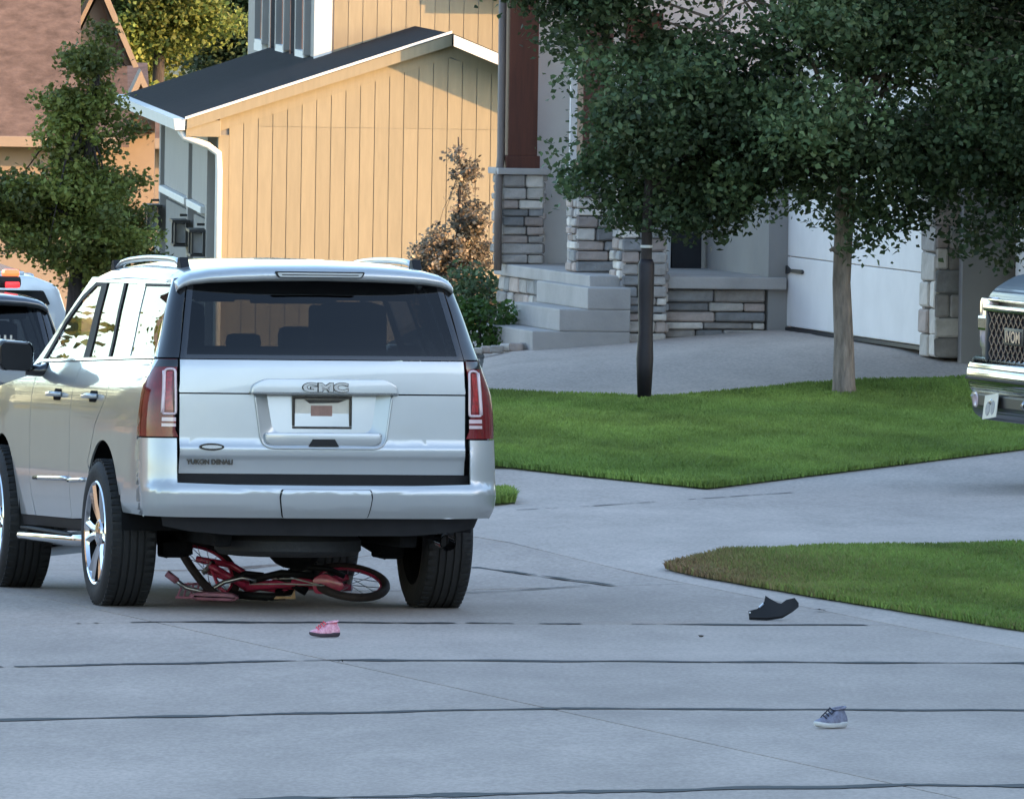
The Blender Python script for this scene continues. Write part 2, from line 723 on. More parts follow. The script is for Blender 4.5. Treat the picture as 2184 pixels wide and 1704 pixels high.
tar(sw(-0.45, -3.9), sw(-0.45, 4.0), 0.05, 0.17, 0.3, 1)
tar(sw(-4.62, -3.9), sw(-4.62, 6.5), 0.05, 0.16, 0.75, 2)
tar(sw(-9.38, -3.9), sw(-9.38, 6.5), 0.05, 0.15, 0.8, 3)
tar(sw(-15.98, -3.9), sw(-15.98, 6.5), 0.06, 0.22, 0.85, 4)
tar(sw(4.1, -2.0), sw(4.1, 3.2), 0.02, 0.06, 0.1, 5)
tar(sw(8.6, -2.0), sw(8.6, 3.2), 0.02, 0.06, 0.1, 6)

# driveways and walk on the right, one poured sheet
drv = [sw(-8, 4.15), sw(40, 4.15), (-6, 140), (30, 140), (30, 86), (6, 84)]
driveway = sheet('driveway', drv, 0.002, M_DRIVE, thick=0.06, step=1.0)


def img_pt(x, y, z=None):
    """World ground point seen at (x, y) of the 2184-wide photograph: used only to lay out plan coordinates."""
    ye = y - (x - 1092) * math.sin(ROLL)
    d = 110.0
    for _ in range(30):
        X = (x - 1092) / 36000 * d
        d = 0.5 * d + 0.5 * 36000 * (CAM_H - (Gs(X, d) if z is None else z)) / (ye + 300)
    return ((x - 1092) / 36000 * d, d)


for k, (a, b) in enumerate([((1005, 1212), (1325, 1250)), ((1005, 1266), (1262, 1250)), ((1100, 1089), (1700, 1052))]):
    pa, pb = img_pt(*a), img_pt(*b)
    tar(pa, pb, 0.02, 0.045 if k < 2 else 0.03, 0.75 if k < 2 else 0.1, 20 + k, off=0.006, parent=driveway)

# ------------------------------------------------------------------ lawns
M_GRASS = leaf_mat('grass_blade', (0.195, 0.285, 0.062), 0.34, 0.7)
M_SOD = P('sod', (0.05, 0.065, 0.022), 0.95, var=0.35, scale=6)
LAWN_A = [(1.28, 110.0), (3.5, 115.7), (7, 124.2), (5, 124.3), (3.34, 124.1), (2.43, 123.5), (1.6, 122.7), (.98, 122.2), (.3, 122.5), (-.13, 123.0), (-2.2, 125.0),
          (-2.6, 118), (-.1, 112.4), (.5, 111.3)]
LAWN_P = [(.03, 107.3), (-.03, 108.3), (-.2, 108.9), (-1.5, 111.2), (-1.9, 109.5), (-.3, 106.7)]
LAWN_B = [(.93, 98.25), (1.15, 97.3), (1.75, 95.2), (2.79, 91.85), (4.4, 87.5), (8, 86.5), (8, 103.2), (3.07, 101.1), (1.9, 100.4), (1.3, 99.6)]


def inside(poly, x, y):
    c = np.zeros(x.shape, bool)
    n = len(poly)
    for i in range(n):
        x0, y0 = poly[i]
        x1, y1 = poly[(i + 1) % n]
        hit = ((y0 > y) != (y1 > y)) & (x < (x1 - x0) * (y - y0) / (y1 - y0 + 1e-12) + x0)
        c ^= hit
    return c


def fold(x, y, s):
    return (np.sin(x * s + 1.3 * np.sin(y * s * .7)) + np.sin(y * s * 1.31 + 2.1 * np.sin(x * s * .53)) + np.sin((x + y) * s * .61 + 4)) / 3


def lawn(label, poly, dens_, h, base_off, rise, dry=None, xr=None):
    sod = sheet('lawn', poly, base_off, M_SOD, thick=base_off + 0.02, step=0.8)
    xs = [p[0] for p in poly]
    ys = [p[1] for p in poly]
    x0, x1 = xr if xr else (min(xs), max(xs))
    n = int(dens_ * (x1 - x0) * (max(ys) - min(ys)))
    x = NP.uniform(x0, x1, n)
    y = NP.uniform(min(ys), max(ys), n)
    k = inside(poly, x, y)
    x, y = x[k], y[k]
    # a ragged fringe along the cut edge
    for i in range(len(poly)):
        a, b = np.array(poly[i]), np.array(poly[(i + 1) % len(poly)])
        q = NP.uniform(0, 1, int(700 * np.linalg.norm(b - a)))[:, None]
        e = a + (b - a) * q + NP.normal(0, .016, (len(q), 2))
        e = e[(e[:, 0] > x0) & (e[:, 0] < x1)]
        x, y = np.concatenate([x, e[:, 0]]), np.concatenate([y, e[:, 1]])
    n = len(x)
    z = G(x, y) + base_off - 0.005
    hh = h * NP.uniform(.55, 1.15, n) * (1 + .28 * fold(x, y, 1.7) + .2 * fold(x, y, 6.0))
    ang = NP.uniform(0, 2 * np.pi, n)
    lean = NP.normal(0, .35, (n, 2)) + 0.18 * np.stack([fold(x, y, 2.3), fold(y, x, 2.9)], 1)
    wd = NP.uniform(.004, .008, n)
    dx, dy = np.cos(ang) * wd, np.sin(ang) * wd
    b0 = np.stack([x - dx, y - dy, z], 1)
    b1 = np.stack([x + dx, y + dy, z], 1)
    mid = np.stack([x + lean[:, 0] * hh * .35, y + lean[:, 1] * hh * .35, z + hh * .6], 1)
    m0 = mid - np.stack([dx, dy, 0 * dx], 1) * .8
    m1 = mid + np.stack([dx, dy, 0 * dx], 1) * .8
    tp = np.stack([x + lean[:, 0] * hh, y + lean[:, 1] * hh, z + hh * (1 - .15 * np.abs(lean).sum(1))], 1)
    V = np.stack([b0, b1, m1, m0, tp], 1).reshape(-1, 3)
    i5 = np.arange(n)[:, None] * 5
    F = np.concatenate([i5 + np.array([[0, 1, 2]]), i5 + np.array([[0, 2, 3]]), i5 + np.array([[3, 2, 4]])], 0)
    patchy = .5 + .5 * fold(x, y, 1.1)
    fine = NP.uniform(.8, 1.2, n) * (1 + .22 * fold(x * 2.2, y * .8, 1.9) + .14 * fold(y * .9, x * 3.1, 4.3))
    col = np.stack([.85 + .35 * patchy, .9 + .2 * patchy, .9 + .2 * patchy], 1) * fine[:, None]
    if dry is not None:
        q = dry(x, y)
        q = np.clip(q + NP.normal(0, .18, n), 0, 1)[:, None]
        straw = np.array([[1.9, 0.80, 2.0]]) * NP.uniform(.6, 1.1, n)[:, None]
        col = col * (1 - q) + straw * q
    g = link('grass', np_mesh('grass', V, F, M_GRASS, np.repeat(col, 5, 0)))
    tag(g, label, 'grass', kind='stuff')
    return sod


lawn('short mown green grass of the large lawn under the shade tree', LAWN_A, 4800, 0.045, 0.02, 0, xr=(-1.2, 5.2))
lawn('small grass tip showing just beside the silver rear bumper', LAWN_P, 4000, 0.065, 0.02, 0)


def dryB(x, y):
    d = np.hypot((x - .93) * 1.0, (y - 98.25) * .36)
    # distance to the front edge
    t = np.clip((98.25 - y) / 6.4, 0, 1)
    xe = .93 + t * 1.86
    e = (x - xe)
    return np.clip(.95 - d / 1.5, 0, 1) * .62 + .35 * np.clip(1 - e / .5, 0, 1) * np.clip(1.5 - d / 1.4, 0, 1)


lawn('short green grass with a dry brown tip beside the black fragment', LAWN_B, 6000, 0.048, 0.018, 0, dry=dryB, xr=(.8, 4.2))

# ------------------------------------------------------------------ vehicles
M_SILVER = P('silver_paint', (0.44, 0.462, 0.472), 0.33, 0.52, var=0.03, scale=3, coat=1.0)
M_CHROME = P('chrome', (0.72, 0.73, 0.75), 0.10, 1.0, var=0.03, scale=8)
M_SATIN = P('satin_metal', (0.55, 0.57, 0.60), 0.30, 0.9, var=0.05, scale=8)
M_BLACK = P('black_plastic', (0.012, 0.012, 0.014), 0.6, var=0.2, scale=9, spec=0.3)
M_GLOSSBLACK = P('gloss_black_trim', (0.010, 0.010, 0.012), 0.12, var=0.1, scale=5, coat=0.6)
M_UNDER = P('underbody', (0.007, 0.007, 0.008), 0.9, var=0.4, scale=7, spec=0.15)
M_RUBBER = P('tyre_rubber', (0.016, 0.016, 0.017), 0.75, var=0.25, scale=12, bump=0.2, bscale=60)
M_PRIV = P('privacy_glass', (0.012, 0.013, 0.015), 0.02, var=0.05, scale=2, spec=0.35)
M_HATCHGLASS = glass_mat('tinted_rear_glass', (0.095, 0.10, 0.105), 1.42, 0.0, 0.0)
M_SIDEGLASS = glass_mat('privacy_side_glass', (0.16, 0.165, 0.16), 1.5)
M_FRONTGLASS = glass_mat('front_side_glass', (0.75, 0.78, 0.76), 1.5)
M_WINDSHIELD = glass_mat('windshield_glass', (0.82, 0.85, 0.84), 1.5)
M_INTERIOR = P('cabin_trim', (0.03, 0.03, 0.032), 0.85, var=0.2, scale=9)
M_REDLENS = P('red_lens', (0.15, 0.006, 0.010), 0.14, var=0.35, scale=14, coat=0.45, spec=0.4)
M_REDCORE = P('red_lamp_core', (0.30, 0.010, 0.014), 0.25, var=0.5, scale=45, coat=1.0)
M_CLEARLENS = P('clear_lens', (0.60, 0.46, 0.48), 0.15, var=0.1, scale=20, coat=1.0)
M_WHITEPLATE = P('plate_white', (0.56, 0.53, 0.46), 0.45, var=0.08, scale=20)
M_PLATETAN = P('plate_print_tan', (0.26, 0.15, 0.12), 0.5, var=0.15, scale=30)
M_DARKBRONZE = P('dark_emblem', (0.06, 0.055, 0.05), 0.25, 0.8, var=0.4, scale=30)


class Shell:
    """Outer skin of a vehicle: tail, rounded corner and flank as one surface S(u, z)."""
    def __init__(self, w, r, c, crown, rake):
        self.w, self.r, self.c, self.crown, self.rake = interp(w), interp(r), interp(c), crown, rake

    def parts(self, z):
        W, c, r = self.w(z), self.c(z), self.r(z)
        xc = W - c
        yk = r + self.crown * (xc / W) ** 2
        return W, c, r, xc, yk

    def UX(self, x, z):
        s = 1 if x >= 0 else -1
        x = abs(x)
        W, c, r, xc, yk = self.parts(z)
        if x <= xc:
            return s * x / xc
        return s * (1 + math.asin(min(1, (x - xc) / c)) / (math.pi / 2))

    def UY(self, y, z):
        W, c, r, xc, yk = self.parts(z)
        if y >= yk + c:
            return 2 + (y - yk - c)
        return 1 + math.acos(max(-1, min(1, 1 - (y - yk) / c))) / (math.pi / 2)

    def S(self, u, z):
        s = 1 if u >= 0 else -1
        u = abs(u)
        W, c, r, xc, yk = self.parts(z)
        if u <= 1:
            x = u * xc
            y = r + self.crown * (x / W) ** 2
        elif u <= 2:
            th = (u - 1) * math.pi / 2
            x = xc + c * math.sin(th)
            y = yk + c * (1 - math.cos(th))
        else:
            y = yk + c + (u - 2)
            x = W
            if y > 3.8:
                x -= 0.05 * ((y - 3.8) / 1.2) ** 2
            if y < 1.0:
                x -= 0.012 * (1 - y) ** 2
        return (s * x, y, z + LIFT + (1.17 - y) * self.rake)

    us = sorted(frange(-1, 1, 0.1) + frange(1.125, 2, 0.125) + frange(-2, -1.125, 0.125) + frange(2.12, 7.5, 0.12))
    zs = sorted(frange(0.30, 1.9, 0.045) + [.80, .82, .835, .848, .862, .88, 1.165, 1.25, 1.31])

    def side(self, poly, off=0.0, thick=0.012, step=0.06):
        d = dens(poly, step)
        return patch([(self.UY(y, z), z) for (y, z) in d], self.S, self.us, self.zs, thick, off=off)

    def rear(self, poly, off=0.0, thick=0.012, step=0.06):
        d = dens(poly, step)
        return patch([(self.UX(x, z), z) for (x, z) in d], self.S, self.us, self.zs, thick, off=off)

    def mixed(self, pts, off=0.0, thick=0.012):
        """pts: ('x', x, z) on the tail or ('y', y, z) on the flank (right side), already dense enough."""
        uv = [(self.UX(a, z) if k == 'x' else self.UY(a, z), z) for (k, a, z) in pts]
        return patch(dens(uv, 0.1), self.S, self.us, self.zs, thick, off=off)


RAKE = 0.013
LIFT = 0.03
BODY = Shell([(.30, .95), (.42, .97), (.55, .985), (.72, .994), (.95, .994), (1.08, .988), (1.17, .976), (1.25, .95), (1.31, .926), (1.356, .910),
              (1.45, .880), (1.60, .838), (1.72, .80), (1.80, .775), (1.9, .74)],
             [(.30, .16), (.49, .14), (.70, .112), (.80, .098), (.835, .082), (.862, .080), (.90, .094), (1.0, .098), (1.15, .104), (1.30, .116), (1.356, .13),
              (1.45, .172), (1.60, .252), (1.72, .318), (1.80, .362), (1.9, .42)],
             [(.3, .17), (1.2, .17), (1.36, .15), (1.8, .10), (1.9, .1)], 0.045, RAKE)
BUMP = Shell([(.30, .92), (.45, .95), (.50, .975), (.56, .994), (.70, 1.0), (.93, .997), (1.0, .995)],
             [(.30, .09), (.45, .06), (.50, .035), (.535, .016), (.58, .006), (.634, .0), (.645, .004), (.70, .035), (.80, .042), (.93, .06), (1.0, .07)],
             [(.3, .2), (1.0, .19)], 0.05, RAKE)

belt = lambda y: 1.356 - 0.016 * max(0, y - .3)
AX_R, AX_F, WR = 1.27, 4.15, 0.41
ARCH = 0.475


def arc(cy, cz, r, a0, a1, n=14):
    return [(cy + r * math.cos(R(a0 + (a1 - a0) * i / n)), cz + r * math.sin(R(a0 + (a1 - a0) * i / n))) for i in range(n + 1)]


def rk(y, z):
    return z + LIFT + (1.17 - y) * RAKE


def make_wheel_meshes():
    prof = []
    hw, r = 0.138, WR
    side = [(-hw + .012, .275), (-hw, .31), (-hw - .004, .345), (-hw + .002, .375), (-hw + .022, .397), (-hw + .045, .406)]
    prof += side
    for gxp in (-.062, -.022, .022, .062):
        prof += [(gxp - .006, r), (gxp - .004, r - .011), (gxp + .004, r - .011), (gxp + .006, r)]
    prof += [(-a, b) for a, b in side[::-1]]
    t = MB().lathe(prof, 56, 'X')
    # tread blocks along both shoulders
    tyre = t
    for k in range(56):
        th = 2 * math.pi * k / 56
        for s in (-1, 1):
            M = Matrix.Rotation(th, 4, 'X') @ Matrix.Translation((s * .098, r - .006, 0))
            tyre.box((0, 0, 0), (.045, .014, .026), 0, M)
    me_t = mesh_data('tyre', tyre.v, tyre.f, M_RUBBER, True)
    me_t.set_sharp_from_angle(angle=R(35))
    b = MB().lathe([(-.128, .281), (-.130, .290), (-.120, .292), (-.115, .276), (-.06, .262), (.10, .262), (.12, .280), (.128, .288)], 48, 'X')
    b.lathe([(-.02, .262), (-.015, .05)], 40, 'X')
    me_b = mesh_data('wheel', b.v, b.f, M_UNDER, True)
    me_b.set_sharp_from_angle(angle=R(40))
    sp = MB()
    sp.lathe([(-.134, .274), (-.139, .283), (-.132, .290), (-.118, .289), (-.112, .270), (-.134, .274)], 56, 'X')
    for k in range(6):
        for s in (-1, 1):
            th = 2 * math.pi * k / 6 + s * 0.17
            th2 = 2 * math.pi * k / 6 + s * 0.10
            def pt(rad, t, a):
                return (a, rad * math.cos(t), rad * math.sin(t))
            w0, w1 = .30, .085
            vs = []
            for (rad, t, a, hwid, dep) in ((.05, th2, -.098, .020, .05), (.16, (th + th2) / 2, -.118, .021, .045), (.277, th, -.126, .026, .035)):
                for (e, aa) in ((-1, a + .006), (0, a - .008), (1, a + .006), (1, a + dep), (-1, a + dep)):
                    vs.append(pt(rad, t + e * hwid / rad, aa))
            fs = []
            for i in range(2):
                for j in range(5):
                    fs.append((i * 5 + j, i * 5 + (j + 1) % 5, (i + 1) * 5 + (j + 1) % 5, (i + 1) * 5 + j))
            sp.add(vs, fs)
    sp.lathe([(-.105, .078), (-.118, .070), (-.128, .045), (-.130, .0)], 24, 'X')
    for k in range(6):
        th = 2 * math.pi * (k + .5) / 6
        sp.tube([(-.10, .055 * math.cos(th), .055 * math.sin(th)), (-.125, .055 * math.cos(th), .055 * math.sin(th))], .010, 6)
    me_s = mesh_data('rim', sp.v, sp.f, M_CHROME, True)
    me_s.set_sharp_from_angle(angle=R(30))
    return me_b, me_t, me_s


ME_WHEEL, ME_TYRE, ME_RIM = make_wheel_meshes()


def add_wheels(root, xs, ys, steer=0.0, s=1.0):
    for y in ys:
        for sgn in (-1, 1):
            w = link('wheel', ME_WHEEL, root, (sgn * xs, y, WR * s), (0, 0, (math.pi if sgn > 0 else 0) + (steer if y > 2 else 0)))
            w.scale = (s, s, s)
            link('tyre', ME_TYRE, w)
            link('rim', ME_RIM, w)


PAINTED = []


def build_suv(root):
    B = BODY

    def both(name, fn, mat, sm=None):
        """Build a right-hand patch and its mirror as two objects with the same name."""
        o1 = MB().add(*fn).build(name, mat, root)
        o2 = MB().add(*mirror(fn)).build(name, mat, root)
        if mat is M_SILVER:
            PAINTED.extend([o1, o2])
        return o1, o2

    def one(name, fn, mat, par=root):
        o = MB().add(*fn).build(name, mat, par)
        if mat is M_SILVER:
            PAINTED.append(o)
        return o
    g = 0.004
    # --- tail: upper and lower tailgate skin, recess, garnish
    tail = one('tailgate', B.rear([(-.80, 1.172), (.80, 1.172), (.795, 1.352), (-.795, 1.352)]), M_SILVER)
    notch = roundpoly([(-.385, 1.164), (-.345, .872), (.345, .872), (.385, 1.164)], [0, .07, .07, 0], 6)
    low = [(-.80, 1.164)] + notch + [(.80, 1.164), (.80, .730), (-.80, .730)]
    lower = one('tailgate_skin', B.rear(low), M_SILVER)
    nd = dens(notch, .03, closed=False)
    mb = MB()
    rim = [Vector(B.S(B.UX(x, z), z)) for x, z in nd]
    inner = [Vector((x * .80, B.r(1.0) + .040 + .075 * (z - .872), .872 + .085 + (z - .872) * .72 + (1.17 - .16) * RAKE + LIFT)) for x, z in nd]
    n = len(nd)
    mb.add(rim + inner, [(i, i + 1, n + i + 1, n + i) for i in range(n - 1)])
    mb.add(inner, [tuple(range(n))])
    o = mb.build('plate_recess', M_SILVER, tail, auto=30)
    PAINTED.append(o)
    # bright lip round the recess
    lip = MB().tube([p + Vector((0, -.004, 0)) for p in rim], .0065, 6).build('recess_lip', M_SILVER, tail, smooth=True)
    PAINTED.append(lip)
    # pull handle ledge at the bottom of the recess
    y0 = B.r(.9)
    led = roundpoly([(-.33, .958), (.33, .958), (.325, .90), (.29, .884), (-.29, .884), (-.325, .90)], .02, 3)
    PAINTED.append(MB().prism([(x, z + .013 + LIFT) for x, z in led], y0 - .004, y0 + .07, 'Y', bev=.012).build('pull_ledge', M_SILVER, tail, auto=40))
    MB().prism([(-.085, .897 + LIFT), (-.062, .936 + LIFT), (.062, .936 + LIFT), (.085, .897 + LIFT)], y0 - .010, y0 + .01, 'Y').build('pull_slot', M_BLACK, tail)
    gz = .013 + LIFT
    gar = roundpoly([(-.415, 1.168), (.415, 1.168), (.408, 1.215), (.34, 1.252), (-.34, 1.252), (-.408, 1.215)], [.008, .008, .03, .05, .05, .03], 4)
    y1 = B.r(1.2)
    PAINTED.append(MB().prism([(x, z + gz) for x, z in gar], y1 - .034, y1 + .02, 'Y', bev=.010).build('garnish', M_SILVER, tail, auto=40))
    # emblem, badge lettering, plate
    me = text_mesh('GMC', .105, .006, .004)
    me.materials.append(M_CHROME)
    em = link('emblem', me, tail, (0, y1 - .042, 1.205 + gz), (R(90), 0, 0))
    em.scale = (1.08, .60, 1)
    me = text_mesh('GMC', .105, .003, .0085)
    me.materials.append(M_DARKBRONZE)
    em2 = link('emblem_outline', me, em, (0, 0, -.004))
    me = text_mesh('YUKON DENALI', .050, .003, .0022)
    me.materials.append(M_DARKBRONZE)
    t = link('badge_lettering', me, tail, (-.632, B.r(.79) + .006, .793 + gz), (R(90), 0, R(-3.2)))
    t.scale = (.70, .72, 1)
    ov = [(.070 * math.cos(a), .020 * math.sin(a)) for a in [2 * math.pi * i / 20 for i in range(20)]]
    yb = B.r(.88) + .012
    bd = MB().prism([(x - .625, z + .877 + gz) for x, z in ov], yb - .006, yb + .02, 'Y').build('badge', M_DARKBRONZE, tail)
    MB().prism([(x * .80 - .625, z * .50 + .877 + gz) for x, z in ov], yb - .010, yb, 'Y').build('badge_face', M_CHROME, bd)
    py = B.r(1.0) + .062
    fr = MB()
    for (cx, cz, sx, sz) in ((0, 1.150, .336, .016), (0, .984, .336, .016), (-.160, 1.067, .016, .15), (.160, 1.067, .016, .15)):
        fr.box((cx, py - .012, cz + gz), (sx, .016, sz), .003)
    pl = fr.build('plate_frame', M_DARKBRONZE, tail)
    pp = MB().box((0, py - .008, 1.067 + gz), (.31, .006, .152)).build('licence_plate', M_WHITEPLATE, pl)
    pr = MB()
    yy = py - .0125
    pr.prism([(-.062, .998 + gz), (.058, .998 + gz), (.058, 1.106 + gz), (-.062, 1.106 + gz)], yy, yy + .002)
    pr.prism([(-.145, .996 + gz), (.145, .996 + gz), (.145, 1.008 + gz), (-.145, 1.008 + gz)], yy - .001, yy + .001)
    pr.build('plate_print', M_PLATETAN, pl)
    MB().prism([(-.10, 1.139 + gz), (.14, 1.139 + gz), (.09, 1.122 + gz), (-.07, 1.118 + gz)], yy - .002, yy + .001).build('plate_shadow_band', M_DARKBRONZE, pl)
    # black sill below the tailgate
    one('tailgate_sill', B.rear([(-.83, .665), (.83, .665), (.83, .726), (-.83, .726)], off=-.006, thick=.03), M_BLACK)
    # dark inner tail so the gaps read black
    one('tail_backing', B.rear([(-.86, .66), (.86, .66), (.84, 1.37), (-.84, 1.37)], off=-.055, thick=0), M_UNDER)
    # rear window and the black corner pillars
    rw = [(-.775, 1.362), (.775, 1.362), (.685, 1.80), (-.685, 1.80)]
    one('rear_window', B.rear(roundpoly(rw, [.03, .03, .08, .08], 4), off=.002, thick=.004), M_HATCHGLASS)
    band = MB()
    for s in (-1, 1):
        fn = B.rear([(.762, 1.358), (.795, 1.358), (.705, 1.81), (.672, 1.81)], off=.004, thick=.004)
        band.add(*(fn if s > 0 else mirror(fn)))
    band.add(*B.rear([(-.79, 1.356), (.79, 1.356), (.787, 1.378), (-.787, 1.378)], off=.0055, thick=.004))
    band.build('window_seal', M_GLOSSBLACK, root)
    dp = [('x', .80, 1.362), ('x', .708, 1.80), ('y', .46, 1.795), ('y', .40, 1.60), ('y', .262, 1.362)]
    both('corner_pillar', B.mixed(dp, off=.001), M_GLOSSBLACK)
    me = MB().box((0, 0, 0), (.03, .002, .036), 0).build('window_sticker', M_WHITEPLATE, root, loc=(.715, B.r(1.42) + .025, 1.415), rot=(R(-24), 0, R(6)))
    # --- tail lamps
    tl = [('x', .808, .930), ('x', .806, 1.352), ('y', .24, 1.352), ('y', .30, 1.20), ('y', .335, 1.05), ('y', .345, .930)]
    for s in (-1, 1):
        fn = B.mixed(tl, off=.004)
        lamp = MB().add(*(fn if s > 0 else mirror(fn))).build('tail_lamp', M_REDLENS, root)
        ring = MB()
        loop = roundpoly([(.822, 1.055), (.822, 1.30), (.875, 1.30), (.890, 1.055)], [.012, .02, .03, .012], 4)
        lp = [Vector(B.S(B.UX(x, z), z)) for x, z in dens(loop, .02)]
        lp = [p + Vector((.002, -.010, 0)) for p in lp]
        ring.tube(lp + [lp[0]], .0075, 6)
        sid = [Vector(B.S(B.UX(x, z), z)) + Vector((.004, -.008, 0)) for x, z in dens([(.890, 1.06), (.875, 1.29)], .03, False)]
        ring.tube(sid, .011, 6)
        rv = MB()
        V2, F2, N2 = B.mixed([('x', .822, .985), ('x', .822, 1.035), ('x', .893, 1.035), ('x', .895, .985)], off=.011, thick=.006)
        rv.add(V2, F2, N2)
        co = MB().add(*B.mixed([('x', .835, 1.075), ('x', .835, 1.285), ('x', .864, 1.285), ('x', .874, 1.075)], off=.007, thick=.003))
        top = MB().add(*B.mixed([('x', .808, 1.31), ('x', .806, 1.35), ('y', .235, 1.35), ('y', .245, 1.31)], off=.006, thick=.002))
        hz = MB().add(*B.mixed([('x', .822, 1.003), ('x', .822, 1.014), ('x', .893, 1.014), ('x', .894, 1.003)], off=.014, thick=.003))
        for mbx, nm, mt in ((ring, 'lamp_guide', M_CLEARLENS), (rv, 'reverse_lamp', M_CLEARLENS), (co, 'lamp_core', M_REDCORE), (top, 'lamp_cap', M_GLOSSBLACK), (hz, 'lamp_divider', M_REDLENS)):
            if s < 0:
                mbx.v = [(-a, b, c) for a, b, c in mbx.v]
                mbx.n = [(-a, b, c) for a, b, c in mbx.n]
                mbx.f = [f[::-1] for f in mbx.f]
            mbx.build(nm, mt, lamp, smooth=True)
    # --- bumper
    bump = MB()
    bp_r = [('x', 0, .490), ('x', .5, .490), ('x', .80, .492), ('y', .22, .496), ('y', .5, .50), ('y', .775, .505), ('y', .755, .60), ('y', .51, .78), ('y', .36, .905), ('y', .30, .922),
            ('x', .822, .922), ('x', .822, .68), ('x', .5, .670), ('x', 0, .668)]
    fr_ = BUMP.mixed(bp_r, thick=.02)
    bump.add(*fr_)
    bump.add(*mirror(fr_))
    ob = bump.build('bumper', M_SILVER, root)
    PAINTED.append(ob)
    ledge = MB()
    xs_ = [i / 20 * .82 for i in range(-20, 21)]
    vs = []
    for x in xs_:
        z0 = .669
        a = BUMP.S(BUMP.UX(x, z0), z0)
        b_ = B.S(B.UX(x, .69), .69)
        vs += [(a[0], a[1] + .001, a[2]), (b_[0], b_[1] + .02, a[2] + .004)]
    ledge.add(vs, [(2 * i, 2 * i + 2, 2 * i + 3, 2 * i + 1) for i in range(len(xs_) - 1)])
    o = ledge.build('bumper_step', M_SILVER, ob, smooth=True)
    PAINTED.append(o)
    hp = roundpoly([(-.235, .494), (-.255, .60), (-.245, .643), (.245, .643), (.255, .60), (.235, .494)], .012, 3)
    o = MB().add(*patch(dens([(BUMP.UX(x, z), z) for x, z in hp], .05), BUMP.S, B.us, B.zs, .012, off=.009)).build('hitch_cover', M_SILVER, ob)
    PAINTED.append(o)
    o = MB().add(*patch(dens([(BUMP.UX(x * 1.03, z + (.004 if z > .55 else 0)), z + (.005 if z > .55 else -.001)) for x, z in hp], .05), BUMP.S, B.us, B.zs, .002, off=.002)).build('hitch_cover_gap', M_UNDER, ob)
    va = [('x', 0, .385), ('x', .5, .388), ('x', .72, .405), ('x', .90, .43), ('x', .915, .489), ('x', 0, .487)]
    val = MB()
    fv = BUMP.mixed(va, off=-.035, thick=.05)
    val.add(*fv)
    val.add(*mirror(fv))
    val.build('valance', M_BLACK, root)
    # --- flanks
    A1 = arc(AX_R, WR + .01, ARCH, 168, 12)
    quarter = [('y', .352, .926), ('y', .342, 1.05), ('y', .307, 1.20), ('y', .248, 1.352), ('y', .6, belt(.6) - .003), ('y', 1.16, belt(1.16) - .003), ('y', 1.26, 1.12), ('y', 1.48, .98), ('y', 1.68, .76),
               ] + [('y', a, b) for a, b in arc(AX_R, WR + .01, ARCH, 42, 158, 18)] + [('y', .760, .604), ('y', .52, .785), ('y', .365, .910)]
    dd = []
    for i in range(len(quarter)):
        k0, a0, z0 = quarter[i]
        k1, a1, z1 = quarter[(i + 1) % len(quarter)]
        nn = max(1, int(math.hypot(a1 - a0, z1 - z0) / .06))
        for j in range(nn):
            dd.append(('y', a0 + (a1 - a0) * j / nn, z0 + (z1 - z0) * j / nn))
    both('quarter_panel', B.mixed(dd), M_SILVER)
    rd = [(1.168, belt(1.17) - .003), (1.268, 1.12), (1.488, .985), (1.688, .765)] + arc(AX_R, WR + .01, ARCH, 40, 4, 8) + [(2.19, .445), (2.19, belt(2.19) - .003)]
    both('rear_door', B.side(rd), M_SILVER)
    fd = [(2.198, belt(2.2) - .003), (2.198, .445), (3.20, .445), (3.30, .60), (3.32, belt(3.3) - .003)]
    both('front_door', B.side(fd), M_SILVER)
    fe = [(3.328, belt(3.3) - .06), (3.308, .60), (3.22, .445), (AX_F - .465, .445)] + arc(AX_F, WR + .01, ARCH, 176, 4, 20) + [(4.72, .46), (5.0, .52), (5.0, 1.02), (4.6, 1.14), (3.9, 1.20)]
    both('front_fender', B.side(fe), M_SILVER)
    rocker = [(1.73, .385), (AX_F - .5, .385), (AX_F - .49, .440), (1.745, .440)]
    both('rocker_panel', B.side(rocker, off=-.01), M_BLACK)
    # dark liner behind the door gaps
    back = [(.33, 1.36)] + [(.33, .92), (.70, .60)] + arc(AX_R, WR, ARCH + .02, 155, 6, 12) + arc(AX_F, WR, ARCH + .02, 174, 6, 12) + [(4.9, .5), (4.9, 1.0), (3.9, 1.17), (3.3, 1.29)]
    both('side_backing', B.side(back, off=-.014, thick=0), M_UNDER)
    for (cy) in (AX_R, AX_F):
        well = MB()
        pr_ = arc(cy, WR + .03, ARCH + .035, 180, 0, 20)
        vs = [(.62, a, b) for a, b in pr_] + [(.985, a, b) for a, b in pr_]
        nn = len(pr_)
        well.add(vs, [(i, i + 1, nn + i + 1, nn + i) for i in range(nn - 1)])
        well.add([(.62, a, b) for a, b in pr_], [tuple(range(nn))])
        m2 = MB()
        m2.v = [(-a, b, c) for a, b, c in well.v]
        m2.f = well.f
        m2.n = well.n
        well.build('wheel_well', M_UNDER, root)
        m2.build('wheel_well', M_UNDER, root)
    # mouldings, handles, step bars
    for s in (-1, 1):
        for (ya, yb) in ((1.76, 2.17), (2.23, 3.14)):
            pts = [(s * (B.w(.66) + .008), ya + (yb - ya) * t / 6, rk(ya + (yb - ya) * t / 6, .668 - .010 * t / 6)) for t in range(7)]
            MB().tube(pts, .013, 8).build('door_moulding', M_CHROME, root, smooth=True)
